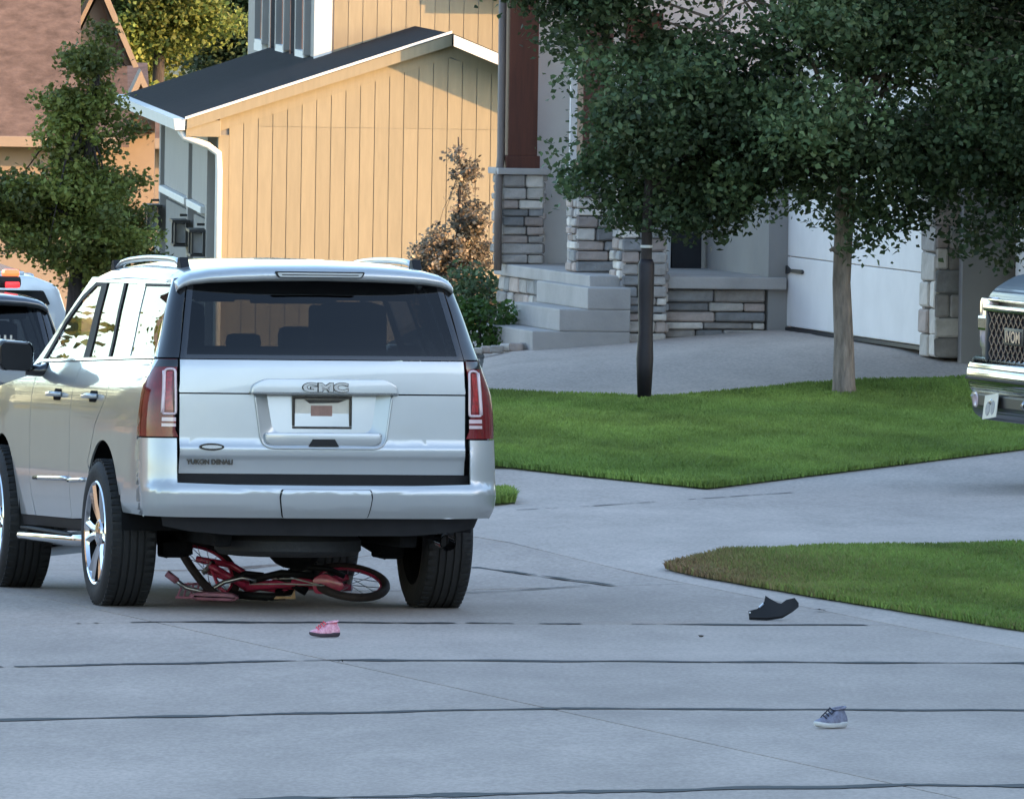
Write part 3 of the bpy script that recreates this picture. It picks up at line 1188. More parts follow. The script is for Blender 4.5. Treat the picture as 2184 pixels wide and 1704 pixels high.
    for (ya, yb) in ((1.50, 1.74), (2.50, 2.74)):
        zc = 1.135
        for s in (-1, 1):
            cup = B.side(roundpoly([(ya - .01, zc - .035), (yb - .04, zc - .035), (yb - .04, zc + .03), (ya - .01, zc + .03)], .03, 4), off=.0015, thick=0)
            hb = MB().tube([(B.w(zc) + .004, ya - .02, rk(ya, zc)), (B.w(zc) + .034, ya + .02, rk(ya, zc)), (B.w(zc) + .036, (ya + yb) / 2, rk(ya, zc)), (B.w(zc) + .034, yb - .02, rk(yb, zc)), (B.w(zc) + .004, yb + .01, rk(yb, zc))], .014, 8, flat=1.0)
            c = MB().add(*(cup if s > 0 else mirror(cup))).build('handle_cup', M_UNDER, root)
            if s < 0:
                hb.v = [(-a, b, c_) for a, b, c_ in hb.v]
                hb.f = [f[::-1] for f in hb.f]
            hbo = hb.build('door_handle', M_SILVER, root, smooth=True)
            PAINTED.append(hbo)
    for s in (-1, 1):
        bar = MB()
        pts = [(s * .88, 1.62, .36), (s * .99, 1.70, .355), (s * 1.01, 1.85, .35), (s * 1.01, 3.35, .33), (s * .98, 3.52, .33), (s * .88, 3.60, .34)]
        bar.tube(pts, .045, 12, flat=.75)
        sb = bar.build('step_bar', M_CHROME, root, smooth=True)
        pad = MB().box((s * 1.01, 2.6, .378), (.075, 1.4, .012), .004).build('step_pad', M_BLACK, sb)
    # --- greenhouse
    # frame pieces leave real window openings
    both('rear_pillar', B.side([(.26, 1.362), (.40, 1.60), (.455, 1.792), (.50, 1.792), (.475, 1.763), (.345, 1.372), (.33, 1.358)], thick=.01), M_SILVER)
    both('roof_rail_frame', B.side([(.505, 1.792), (2.66, 1.792), (2.50, 1.763), (.482, 1.763)], thick=.01), M_SILVER)
    both('centre_pillar', B.side([(.965, belt(.97) + .002), (1.142, 1.762), (1.358, 1.762), (1.185, belt(1.19) + .002)], thick=.01), M_SILVER)
    both('front_pillar', B.side([(2.505, 1.762), (2.664, 1.791), (3.55, belt(3.4) - .02), (3.33, belt(3.3) + .004), (3.04, 1.545), (2.755, 1.690)], thick=.01), M_SILVER)
    win = {
        'quarter_window': ([(.348, 1.366), (.476, 1.761), (1.14, 1.761), (.965, belt(.97) + .004)], M_SIDEGLASS),
        'rear_vent_window': ([(1.187, belt(1.19) + .004), (1.36, 1.761), (1.665, 1.761), (1.475, belt(1.5) + .004)], M_SIDEGLASS),
        'rear_door_window': ([(1.52, belt(1.5) + .004), (1.72, 1.761), (2.19, 1.761), (2.05, belt(2.0) + .004)], M_SIDEGLASS),
        'front_door_window': ([(2.20, belt(2.2) + .004), (2.325, 1.761), (2.50, 1.758), (2.74, 1.682), (3.02, 1.54), (3.325, belt(3.3) + .006)], M_FRONTGLASS),
    }
    for nm, (po, gm) in win.items():
        both(nm, B.side(po, off=-.004, thick=.003), gm)
    bars = {
        'b_pillar': [(2.045, belt(2.0) + .003), (2.185, 1.762), (2.33, 1.762), (2.205, belt(2.2) + .003)],
        'window_divider': [(1.47, belt(1.5) + .003), (1.66, 1.762), (1.725, 1.762), (1.525, belt(1.5) + .003)],
        'window_seal_strip': [(2.33, 1.7625), (2.50, 1.7625), (2.75, 1.690), (3.035, 1.545), (3.33, belt(3.3) + .006), (3.25, belt(3.25) + .006), (2.99, 1.525), (2.72, 1.662), (2.47, 1.742), (2.325, 1.745)],
        'quarter_seal_strip': [(.48, 1.7625), (1.14, 1.7625), (1.135, 1.750), (.478, 1.750)],
    }
    for nm, po in bars.items():
        both(nm, B.side(po, off=.003, thick=.006), M_BLACK)
    both('belt_moulding', B.side([(.28, 1.354), (.28, 1.367), (1.0, belt(1.0) + .013), (2.0, belt(2.0) + .013), (3.3, belt(3.3) + .013), (3.3, belt(3.3) - .001), (2, belt(2.0) - .001), (1.0, belt(1.0) - .001)], off=.010, thick=.008), M_CHROME)
    # --- roof, spoiler
    zt = interp([(.2, 1.862), (.45, 1.883), (.9, 1.903), (1.6, 1.912), (2.3, 1.895), (2.8, 1.850), (3.0, 1.815)])
    sec = interp([(0, 0), (.3, .006), (.55, .024), (.69, .050), (.75, .078), (.785, .118), (.80, .14)])

    def S_roof(x, y):
        return (x, y, rk(y, zt(y) - sec(abs(x))))
    xr = [-.78, -.765, -.75, -.72, -.68, -.6, -.5, -.35, -.2, 0, .2, .35, .5, .6, .68, .72, .75, .765, .78]
    o = MB().add(*patch(dens([(-.786, .60), (.786, .60), (.786, 2.70), (.66, 2.93), (-.66, 2.93), (-.786, 2.70)], .1), S_roof, xr, frange(.6, 3, .2))).build('roof', M_SILVER, root)
    PAINTED.append(o)
    one('headliner', patch(dens([(-.74, .40), (.74, .40), (.70, 2.85), (-.70, 2.85)], .3), S_roof, xr, frange(.4, 3, .3), off=-.03), M_INTERIOR)
    sp = MB()
    xs2 = [-.775, -.765, -.74, -.70, -.6, -.45, -.3, -.15, 0, .15, .3, .45, .6, .70, .74, .765, .775]
    vs = []
    npf = 0
    for x in xs2:
        q = (abs(x) / .775) ** 4
        sy = .06 * (x / .775) ** 2 + .05 * q
        prof = [(.596, 0.0), (.48, .001), (.36, .003), (.285, .010), (.252, .024), (.240, .040), (.243, .060), (.262, .078), (.32, .086), (.45, .090)]
        npf = len(prof)
        for (y, dz) in prof:
            yy = y + sy * max(0, (0.6 - y) / .36)
            vs.append((x, yy, rk(yy, zt(max(.2, yy)) - min(sec(abs(x)), .125) - dz * (1 - .35 * q))))
    fs = []
    for i in range(len(xs2) - 1):
        for j in range(npf - 1):
            fs.append((i * npf + j, (i + 1) * npf + j, (i + 1) * npf + j + 1, i * npf + j + 1))
    fs.append(tuple(range(npf)))
    fs.append(tuple((len(xs2) - 1) * npf + j for j in range(npf))[::-1])
    sp.add(vs, fs)
    spo = sp.build('spoiler', M_SILVER, root, auto=50)
    PAINTED.append(spo)
    zc = rk(.24, zt(.24) - .046)
    MB().prism(roundpoly([(-.255, zc + .019), (.255, zc + .019), (.235, zc - .017), (-.235, zc - .017)], .014, 4), .238, .262, 'Y').build('brake_lamp_recess', M_BLACK, spo)
    MB().prism(roundpoly([(-.242, zc + .012), (.242, zc + .012), (.228, zc - .011), (-.228, zc - .011)], .009, 4), .233, .25, 'Y').build('high_brake_lamp', M_SILVER, spo)
    MB().box((0, .2325, zc), (.43, .004, .005)).build('brake_lamp_slit', M_BLACK, spo)
    for s in (-1, 1):
        rail = MB()
        pts = []
        for t in range(13):
            y = .78 + t * (2.55 - .78) / 12
            lift = .028 * min(1, t / 1.2, (12 - t) / 1.2)
            pts.append((s * .655, y, rk(y, zt(y) - sec(.655) + .004 + lift)))
        rail.tube(pts, .021, 8, flat=.8)
        ra = rail.build('roof_rail', M_SATIN, root, smooth=True)
        for y in (.76, 2.56):
            MB().prism([(y - .05, rk(y, zt(y) - .05)), (y + .08, rk(y, zt(y) - .05)), (y + .05, rk(y, zt(y) + .008)), (y + .0, rk(y, zt(y) + .012))], s * .63, s * .68, 'X', bev=.006).build('rail_foot', M_BLACK, ra)
    # --- glass front, hood and nose
    def S_ws(x, t):
        y = 2.90 + .80 * t + .0 - .10 * (x / .8) ** 2
        return (x * (.92 + .10 * t), y, rk(y, 1.835 - .565 * t - .02 * (x / .8) ** 2))
    one('windshield', patch(dens([(-.72, 0.02), (-.82, 1.0), (.82, 1.0), (.72, .02)], .1), S_ws, frange(-.8, .8, .1), frange(0, 1, .1)), M_WINDSHIELD)
    def S_hood(x, y):
        t = (y - 3.55) / 1.45
        return (x, y, rk(y, 1.235 - .06 * t - .12 * max(0, t) ** 3 - .05 * (abs(x) / .9) ** 3))
    o = one('hood', patch(dens([(-.90, 3.60), (.90, 3.60), (.88, 4.6), (.80, 5.02), (-.80, 5.02), (-.88, 4.6)], .1), S_hood, frange(-.9, .9, .1), frange(3.5, 5.1, .12), thick=.03), M_SILVER)
    nose = MB().box((0, 4.98, .74), (1.80, .24, .56), .08)
    PAINTED.append(nose.build('front_bumper', M_SILVER, root, auto=40))
    MB().box((0, 5.09, .93), (1.0, .06, .26), .03).build('grille', M_CHROME, root, auto=40)
    for s in (-1, 1):
        MB().box((s * .72, 5.03, .98), (.36, .20, .15), .03).build('headlamp', M_CLEARLENS, root, auto=40)
    # --- mirrors
    for s in (-1, 1):
        m = MB()
        prof = roundpoly([(1.02, 1.245), (1.215, 1.255), (1.225, 1.40), (1.20, 1.425), (1.04, 1.415), (1.015, 1.38)], .035, 4)
        m.prism([(s * x, z + .012) for x, z in prof], 3.10, 3.24, 'Y', bev=.02)
        mo = m.build('door_mirror', M_GLOSSBLACK, root, auto=40)
        arm = MB().tube([(s * .90, 3.14, 1.285), (s * .97, 3.16, 1.262), (s * 1.05, 3.17, 1.27)], [.055, .046, .05], 8, flat=.7)
        arm.build('mirror_arm', M_GLOSSBLACK, mo, smooth=True)
        MB().prism([(s * (1.12 + (x - 1.12) * .86), 1.33 + (z - 1.33) * .86 + .012) for x, z in prof], 3.094, 3.102, 'Y').build('mirror_glass', M_BLACK, mo)
    # --- cabin
    MB().box((0, 2.3, .78), (1.7, 3.4, .12), .02).build('cabin_floor', M_INTERIOR, root)
    MB().box((0, 3.02, 1.70), (.24, .03, .07), .02).build('inside_mirror', M_INTERIOR, root, auto=40)
    for s in (-1, 1):
        MB().box((s * .42, 2.86, 1.735), (.50, .04, .15), .015).build('sun_visor', M_INTERIOR, root, auto=40)
    MB().box((0, 3.5, 1.14), (1.66, .5, .36), .08).build('dashboard', M_INTERIOR, root)
    bench = MB().box((0, 1.75, 1.13), (1.42, .16, .62), .06).build('seat', M_INTERIOR, root, auto=40)
    MB().box((-.10, 1.76, 1.46), (.20, .09, .10), .04).build('headrest', M_INTERIOR, bench, auto=40)
    for x in (-.50, .54):  # solid blocks added to stop light showing through the rear window sides
        cs = MB().box((x, 1.88, 1.36), (.40, .22, .66), .09).build('seat_light_block', M_INTERIOR, root, auto=40)
        for e in (-1, 1):
            MB().box((x + e * .17, 1.98, 1.52), (.07, .22, .30), .03).build('seat_light_block_wing', M_INTERIOR, cs, auto=40)
    for x in (-.42, .42):
        st = MB().box((x, 2.70, 1.06), (.54, .16, .60), .06).build('seat', M_INTERIOR, root, auto=40)
        MB().box((x, 2.70, 1.46), (.24, .10, .15), .045).build('headrest', M_INTERIOR, st, auto=40)
    MB().box((0, 1.10, 1.79), (1.40, .30, .16), .04).build('roof_light_block', M_INTERIOR, root, auto=40)  # box added under the roof to keep the rear window top dark
    # --- underbody
    ub = MB().box((0, 2.75, .52), (1.24, 4.5, .16), .03)
    for s in (-1, 1):
        ub.box((s * .52, 2.4, .44), (.10, 4.3, .14), .02)
    ub.build('underbody', M_UNDER, root)
    MB().box((0, .42, .485), (1.25, .50, .10), .03).build('tail_floor', M_UNDER, root)
    spare = MB().lathe([(.315, .08), (.310, .30), (.318, .375), (.345, .405), (.40, .405), (.44, .37), (.44, .1)], 36, 'Z', Matrix.Translation((-.08, .62, .0)))
    spare.build('spare_wheel', M_RUBBER, root, auto=40)
    ax = MB().tube([(-.80, AX_R, WR), (.80, AX_R, WR)], .055, 10)
    ax.build('rear_axle', M_UNDER, root, smooth=True)
    d = MB().lathe([(-.16, .05), (-.13, .12), (-.05, .165), (.05, .165), (.13, .12), (.16, .05)], 20, 'Y', Matrix.Translation((.10, AX_R, WR - .03)))
    d.build('differential', M_UNDER, root, smooth=True)
    for s in (-1, 1):
        su = MB().tube([(s * .55, AX_R - .15, .30), (s * .56, AX_R - .05, .60)], [.045, .05], 8)
        su.tube([(s * .66, AX_R, .36), (s * .66, AX_R, .62)], .065, 10)
        su.tube([(s * .62, AX_R + .02, .30), (s * .55, 1.9, .40)], .03, 8)
        su.box((s * .62, AX_R - .10, .325), (.13, .16, .09), .02)
        su.build('suspension', M_UNDER, root, smooth=False)
    ex = MB().tube([(.70, .22, .415), (.70, .07, .405)], .046, 16, cap=False)
    ex.tube([(.70, .07, .405), (.70, .22, .415)], .040, 16, cap=False)
    exo = ex.build('exhaust_tip', M_CHROME, root, smooth=True)
    MB().tube([(.70, .35, .45), (.60, 1.0, .50), (.40, 1.8, .48)], .045, 10).build('exhaust_pipe', M_UNDER, exo, smooth=True)
    MB().box((.42, 1.95, .46), (.35, .7, .18), .06).build('muffler', M_UNDER, root)
    add_wheels(root, .895, (AX_R, AX_F))


SUV_YAW = R(13.0)
suv_loc = (-1.005, 92.3)
suv = thing('parked_suv', 'silver full-size SUV stopped in the street over a crushed pink bicycle', 'suv', (suv_loc[0], suv_loc[1], Gs(-1.2, 93.9) + .004), 0)
suv.rotation_mode = 'XYZ'
suv.rotation_euler = (R(-0.6), 0, SUV_YAW)
build_suv(suv)

# ------------------------------------------------------------------ buildings
M_TANSIDE = P('painted_siding', (0.282, 0.24, 0.168), 0.75, var=0.08, scale=6, stretch=(4, 4, .5), objvar=0.05)
M_TRIMW = P('white_trim', (0.72, 0.71, 0.69), 0.6, var=0.05, scale=5)
M_GREYWALL = P('grey_siding', (0.21, 0.20, 0.195), 0.8, var=0.08, scale=4)
M_PANEL = P('grey_panel', (0.30, 0.285, 0.275), 0.7, var=0.06, scale=3)
M_SHINGLE_D = P('dark_shingle', (0.013, 0.014, 0.018), 0.95, var=0.35, scale=5, stretch=(1, 3, 3), bump=0.6, bscale=25, spec=0.15, base2=(0.030, 0.031, 0.036))
M_SHINGLE_B = P('brown_shingle', (0.13, 0.092, 0.08), 0.95, var=0.32, scale=7, stretch=(1, .6, 2), bump=0.5, bscale=14, spec=0.15)
M_PEACH = P('peach_stucco', (0.27, 0.21, 0.165), 0.85, var=0.08, scale=5)
M_BROWNTRIM = P('brown_trim', (0.10, 0.06, 0.035), 0.7, var=0.15, scale=6)
M_WHITESIDE = P('white_siding', (0.84, 0.80, 0.78), 0.7, var=0.05, scale=3)
M_CEDAR = P('cedar_post', (0.10, 0.028, 0.015), 0.6, var=0.25, scale=5, stretch=(6, 6, .5))
M_GUTTER = P('taupe_downspout', (0.20, 0.16, 0.14), 0.6, var=0.1, scale=5)
M_PORCH = P('porch_concrete', (0.42, 0.39, 0.37), 0.85, var=0.14, scale=2.5, bump=0.2)
M_DOORDARK = P('dark_door', (0.02, 0.022, 0.028), 0.5, var=0.2, scale=5)
M_WINDARK = P('window_pane', (0.05, 0.055, 0.065), 0.05, var=0.1, scale=2, coat=1.0)
M_IRON = P('black_iron', (0.012, 0.012, 0.014), 0.5, var=0.2, scale=8)
M_LANTERNGLASS = P('lantern_glass', (0.42, 0.43, 0.45), 0.2, var=0.1, scale=8)
STONES = [P('ledge_stone_grey', (0.36, 0.325, 0.30), 0.9, var=0.28, scale=7, bump=0.8, bscale=16, objvar=0.28),
          P('ledge_stone_pale', (0.62, 0.56, 0.50), 0.9, var=0.22, scale=7, bump=0.8, bscale=16, objvar=0.25),
          P('ledge_stone_rose', (0.42, 0.34, 0.30), 0.9, var=0.25, scale=7, bump=0.8, bscale=16, objvar=0.25),
          P('ledge_stone_blue', (0.27, 0.26, 0.255), 0.9, var=0.28, scale=7, bump=0.8, bscale=16, objvar=0.25)]
M_MORTAR = P('mortar', (0.15, 0.145, 0.14), 0.95, var=0.2, scale=12)
SRND = random.Random(31)


def stone_mesh(sx, sy, sz, rg):
    bm = bmesh.new()
    bmesh.ops.create_cube(bm, size=1.0)
    for v in bm.verts:
        v.co = Vector((v.co.x * sx + rg.uniform(-.05, .05) * min(sx, sz), v.co.y * sy + rg.uniform(-.12, .12) * sy, v.co.z * sz + rg.uniform(-.06, .06) * sz))
    bmesh.ops.bevel(bm, geom=list(bm.edges), offset=min(.012, .16 * sz), segments=1, affect='EDGES')
    mb = MB().bm(bm)
    return mb


def stone_face(parent, p0, p1, z0, z1, nrm, depth=0.05, hmin=.07, hmax=.13, lmin=.13, lmax=.34):
    """Ledgestone facing: single stones in uneven courses along the line p0-p1 (local coords)."""
    p0, p1 = Vector((*p0, 0)), Vector((*p1, 0))
    L = (p1 - p0).length
    t = (p1 - p0).normalized()
    n = Vector((*nrm, 0)).normalized()
    rot = math.atan2(t.y, t.x)
    z = z0
    while z < z1 - .02:
        h = SRND.uniform(hmin, hmax)
        if z1 - z - h < hmin * .7:
            h = z1 - z
        q = -SRND.uniform(0, .06) * 0
        while q < L - .01:
            l = SRND.uniform(lmin, lmax)
            if L - q - l < lmin * .6:
                l = L - q
            d = depth * SRND.uniform(.7, 1.35)
            mt = SRND.choices(STONES, [4, 3, 2, 2])[0]
            me = stone_mesh(l - .008, d, h - .008, SRND)
            c = p0 + t * (q + l / 2) + n * (d / 2 - .008)
            o = me.build('stone', mt, parent, loc=(c.x, c.y, z + h / 2), rot=(0, 0, rot))
            q += l
        z += h


def gable_board_wall(root, a0, a1, pitch, b, zb, ztop, zsplit, mat, gapw=.0068, name='siding_board'):
    n = int(round((a1 - a0) / pitch))
    for i in range(n):
        x0, x1 = a0 + i * pitch + gapw / 2, a0 + (i + 1) * pitch - gapw / 2
        segs = [(zb, None)] if zsplit is None or min(ztop(x0), ztop(x1)) < zsplit + .04 else [(zb, zsplit - .0015), (zsplit + .0015, None)]
        for (lo, hi) in segs:
            t0, t1 = (ztop(x0), ztop(x1)) if hi is None else (hi, hi)
            if min(t0, t1) <= lo + .02:
                continue
            MB().prism([(x0, lo), (x1, lo), (x1, t1), (x0, t0)], b - .016 - SRND.uniform(0, .003), b + .002, 'Y').build(name, mat, root)


# ---- house with the sunlit board gable
tan = thing('gabled_house', 'grey board-sided house with a sunlit tan gable and dark shingle roof', 'house', (-3.06, 174, 0), R(3.46))
ZB = -1.8
zrake = lambda a: 1.45 + .335 * (a + .28) if a < 2.38 else 2.34 - .40 * (a - 2.38)
MB().prism([(.0, ZB), (5.6, ZB), (5.6, zrake(5.6) - .1), (2.38, 2.24), (0, zrake(0) - .1)], 0, 17, 'Y').build('wall', M_GREYWALL, tan)
gable_board_wall(tan, .10, 5.2, .15, -.004, ZB, lambda a: zrake(a) - .235, 1.365, M_TANSIDE)
MB().box((.045, -.016, (ZB + 1.27) / 2), (.11, .03, 1.27 - ZB), .004).build('corner_board', M_TANSIDE, tan)
fr = MB()
fr.prism([(.0, zrake(0) - .235), (2.38, 2.34 - .235), (5.4, zrake(5.4) - .235), (5.4, zrake(5.4) - .11), (2.38, 2.34 - .11), (.0, zrake(0) - .11)], -.026, .0, 'Y')
fr.build('frieze_board', M_TANSIDE, tan)
# roof: two slopes with thickness, bargeboards, gutter, downspout
sl = lambda a, e=0: zrake(a) + e
rf = MB()
rf.prism([(-.36, sl(-.36) - .05), (2.38, 2.29), (2.38, 2.35), (-.36, sl(-.36))], -.10, 17.2, 'Y')
ro = rf.build('roof', M_SHINGLE_D, tan)
MB().prism([(2.38, 2.30), (5.9, sl(5.9) - .05), (5.9, sl(5.9)), (2.38, 2.352)], -.45, 17.2, 'Y').build('roof_slope', M_SHINGLE_D, tan)
ba = MB().prism([(-.34, sl(-.34) - .105), (2.38, 2.225), (2.38, 2.342), (-.34, sl(-.34) - .002)], -.135, -.10, 'Y').build('bargeboard', M_TANSIDE, tan)
MB().prism([(2.38, 2.225), (5.9, sl(5.9) - .115), (5.9, sl(5.9) - .002), (2.38, 2.342)], -.49, -.45, 'Y').build('bargeboard', M_TRIMW, tan)
MB().prism([(-.36, sl(-.36) + .001), (2.38, 2.352), (2.38, 2.380), (-.36, sl(-.36) + .029)], -.15, -.09, 'Y').build('drip_edge', M_TRIMW, tan)
gt = MB().prism([(-.46, 1.315), (-.36, 1.315), (-.355, 1.43), (-.475, 1.43)], -.12, 17.1, 'Y').build('gutter', M_TRIMW, tan)
MB().box((-.17, 8.4, 1.30), (.36, 16.9, .03)).build('soffit', M_PANEL, tan)
MB().box((-.17, -.06, 1.335), (.36, .10, .17), .005).build('eave_return', M_TANSIDE, tan)
ds = MB().tube([(-.40, -.03, 1.31), (-.36, -.05, 1.24), (-.12, -.06, 1.16), (-.01, -.065, 1.08), (.0, -.065, .9), (.0, -.065, ZB)], .047, 10, flat=.8)
ds.build('downspout', M_TRIMW, tan, smooth=True)
# shaded garage front on the left: panels, band, lanterns, doors
for (b0, b1) in ((1.6, 5.2), (5.9, 12.6)):
    pn = MB().box((-.03, (b0 + b1) / 2, .87), (.06, b1 - b0, .74), .01).build('upper_panel', M_PANEL, tan)
    MB().box((-.06, (b0 + b1) / 2, .46), (.12, b1 - b0 + .1, .075), .01).build('white_band', M_TRIMW, tan)
    MB().box((-.02, (b0 + b1) / 2, -.6), (.05, b1 - b0 - .4, 1.9), .01).build('garage_door', M_GREYWALL, tan)
for b in (.8, 5.55, 13.1):
    MB().box((-.045, b, -.2), (.10, .34, 2.9), .008).build('pilaster', M_PANEL, tan)
wn_ = MB().box((-.03, 14.6, .55), (.06, 1.6, 1.3), .01).build('side_window', M_WINDARK, tan)
for b in (1.15, 5.55, 13.1):
    r0 = MB()
    zc = .13
    for (da, db) in ((-.06, -.35), (.06, -.35), (-.06, .35), (.06, .35)):
        r0.box((-.17 + da, b + db, zc), (.022, .10, .24))
    r0.box((-.17, b, zc + .13), (.19, .85, .03))
    r0.box((-.17, b, zc - .125), (.16, .8, .025))
    r0.box((-.09, b, zc + .19), (.16, .12, .025))
    la = r0.build('lantern', M_IRON, tan)
    MB().box((-.17, b, zc), (.09, .6, .20)).build('lantern_glass', M_LANTERNGLASS, la)
# upper storey set back behind the roof
UA, UB = 1.33, 7.0
MB().box(((UA + 5.6) / 2, UB + 8.3, 3.2), (5.6 - UA, 16.6, 3.4)).build('upper_wall', M_PANEL, tan)
gable_board_wall(tan, UA + .18, 5.5, .155, UB - .002, 1.55, lambda a: 4.7, None, M_TANSIDE)
MB().box((UA + .065, UB - .012, 3.2), (.19, .05, 3.3), .004).build('corner_board', M_TRIMW, tan)
for b in (9.5, 14.2, 19.5):
    w_ = MB().box((UA - .01, b, 2.9), (.05, 1.7, 1.75)).build('upper_window', M_WINDARK, tan)
    MB().box((UA - .03, b, 1.98), (.08, 2.0, .13)).build('window_sill', M_TRIMW, w_)
    for e in (-1, 1):
        MB().box((UA - .03, b + e * .98, 2.9), (.08, .26, 1.8)).build('window_casing', M_PANEL, w_)
for b in (12.0, 16.8):
    MB().box((UA - .02, b, 3.1), (.06, .12, 3.0)).build('batten', M_WINDARK, tan)
MB().box((3.85, UB - .25, 2.92), (1.3, .5, .42), .01).build('bay_soffit', M_GREYWALL, tan)
MB().box((3.3, UB - .53, 2.98), (.16, .05, .30)).build('bay_trim', M_TRIMW, tan)

# ---- brown-roofed house on the left
br = thing('brown_roof_house', 'peach stucco house with a mottled brown shingle roof and dormer gable', 'house', (-8.68, 217, -3.67), R(2), scale=1.36)
MB().box((0, 4, 1.5), (5.1, 8, 3.2)).build('wall', M_PEACH, br)
MB().prism([(-.35, 3.07), (4.2, 6.6), (8.6, 3.07), (8.6, 3.0), (4.2, 6.5), (-.35, 2.98)], -2.9, 2.26, 'X').build('roof', M_SHINGLE_B, br)
MB().prism([(-.35, 3.06), (2.4, 3.80), (2.4, 3.70), (-.35, 2.98)], 2.262, 2.72, 'X').build('lower_roof', M_SHINGLE_B, br)
MB().box((-.14, -.37, 3.02), (5.5, .05, .10), .005).build('fascia', M_PEACH, br)
dm = MB().prism([(2.13, 3.74), (2.74, 3.74), (2.44, 4.40)], 2.3, 5.0, 'Y').build('dormer', M_PEACH, br)
MB().prism([(2.42, 4.48), (2.46, 4.34), (2.70, 3.72), (2.80, 3.72)], 2.1, 5.0, 'Y').build('dormer_rake', M_BROWNTRIM, dm)
MB().prism([(2.42, 4.50), (2.78, 3.70), (2.83, 3.71), (2.46, 4.55)], 2.04, 2.12, 'Y').build('dormer_bargeboard', M_PEACH, dm)
MB().prism([(2.05, 3.72), (2.44, 4.54), (2.44, 4.46), (2.11, 3.74)], 2.1, 5.0, 'Y').build('dormer_bargeboard', M_PEACH, dm)
for x in (-1.6, .9):
    w_ = MB().box((x, -.02, 1.5), (.9, .08, 1.1), .01).build('window', M_WINDARK, br)
    MB().box((x, -.05, .90), (1.05, .10, .08)).build('window_sill', M_TRIMW, w_)
# lower rear wing with its own small gable
MB().box((2.75, 12, 1.4), (1.1, 6, 3.5)).build('wing_wall', M_PEACH, br)
MB().prism([(8.6, 3.02), (12.6, 3.62), (16, 3.0), (16, 2.95), (12.6, 3.55), (8.6, 2.96)], 1.2, 3.05, 'X').build('wing_roof', M_SHINGLE_B, br)
sg = MB().prism([(2.70, 3.02), (3.16, 3.02), (2.93, 3.52)], 8.2, 9.8, 'Y').build('small_gable', M_PEACH, br)
MB().prism([(2.84, 3.05), (3.02, 3.05), (2.93, 3.30)], 8.15, 8.3, 'Y').build('gable_vent', M_BROWNTRIM, sg)
MB().prism([(2.66, 3.0), (2.93, 3.6), (3.2, 3.0), (3.13, 3.0), (2.93, 3.47), (2.73, 3.0)], 8.05, 9.9, 'Y').build('gable_bargeboard', M_PEACH, sg)

# ---- stone-porch house on the right
rh = thing('stone_porch_house', 'white house with stone porch, cedar posts and left-facing garage doors', 'house', (2.12, 131.0, 0), R(11.3))
# garage wing
MB().box((4.0, -2.7, 3.15), (7.9, 5.6, .9)).build('header_wall', M_WHITESIDE, rh)
MB().box((4.1, -2.7, 1.6), (7.6, 5.5, 2.3)).build('wing_wall', M_WHITESIDE, rh)
MB().box((-.10, .0, 1.55), (.17, .34, 2.4)).build('door_jamb', M_PANEL, rh)


def garage_door(b0, b1, a, z0):
    g = MB().box((a + .05, (b0 + b1) / 2, z0 + 1.1), (.04, b1 - b0, 2.2)).build('garage_door', M_WHITESIDE, rh)
    for k in range(4):
        MB().box((a + .012, (b0 + b1) / 2, z0 + .035 + .27 + k * .545), (.05, b1 - b0 - .02, .538), .006).build('door_section', M_WHITESIDE, g)
    MB().box((a + .0, (b0 + b1) / 2, z0 + .014), (.05, b1 - b0, .028)).build('bottom_seal', M_IRON, g)
    hz = z0 + .47
    for zz in (hz, hz + 1.3):
        h_ = MB()
        h_.prism([(b1 - .06, zz - .03), (b1 - .06, zz + .035), (b1 - .18, zz + .012), (b1 - .62, zz + .016), (b1 - .66, zz), (b1 - .62, zz - .016), (b1 - .18, zz - .012)], a - .032, a - .014, 'X')
        h_.build('strap_hinge', M_IRON, g)
    return g


garage_door(-4.95, -.12, -.02, .54)
MB().box((.06, -5.22, 1.9), (.16, .50, 2.8)).build('pier_core', M_MORTAR, rh)
stone_face(rh, (-.02, -4.98), (-.02, -5.46), .5, 3.2, (-1, 0), .05, .12, .22, .2, .48)
stone_face(rh, (-.06, -5.47), (.14, -5.47), .5, 3.2, (0, -1), .02, .12, .22, .1, .2)
MB().box((.33, -5.54, 1.85), (.42, .12, 2.8), .004).build('return_wall', M_PANEL, rh)
garage_door(-8.6, -5.75, .50, .54)
MB().box((4.2, -7.3, 3.15), (7.3, 3.4, .9)).build('header_wall', M_WHITESIDE, rh)
MB().box((4.5, -7.3, 1.6), (7.2, 3.3, 2.3)).build('wing_wall', M_WHITESIDE, rh)
MB().prism([(-.45, 3.5), (4, 5.7), (8.4, 3.5), (8.4, 3.42), (4, 5.6), (-.45, 3.42)], -9.5, .4, 'Y').build('garage_roof', M_SHINGLE_D, rh)
# main body behind the porch
MB().box((-.56, 4.1, 2.4), (1.5, 1.0, 3.9)).build('entry_wall', M_WHITESIDE, rh)
MB().box((4.2, 5.6, 3.0), (7.9, 3.8, 5.2)).build('main_wall', M_WHITESIDE, rh)
MB().prism([(3.2, 5.6), (5.6, 6.7), (8.0, 5.6), (8.0, 5.5), (5.6, 6.6), (3.2, 5.5)], -.1, 8.6, 'X').build('main_roof', M_SHINGLE_D, rh)
ew = MB().box((-.86, 3.57, 2.55), (.16, .06, 1.75)).build('entry_window', M_WINDARK, rh)
for da in (-.10, .10):
    MB().box((-.86 + da, 3.56, 2.55), (.035, .10, 1.85)).build('window_casing', M_TRIMW, ew)
MB().box((-.86, 3.54, 1.64), (.32, .12, .06)).build('window_sill', M_TRIMW, ew)
MB().box((-.42, 3.57, 1.95), (.30, .05, 2.0), .01).build('entry_door', M_CEDAR, rh)
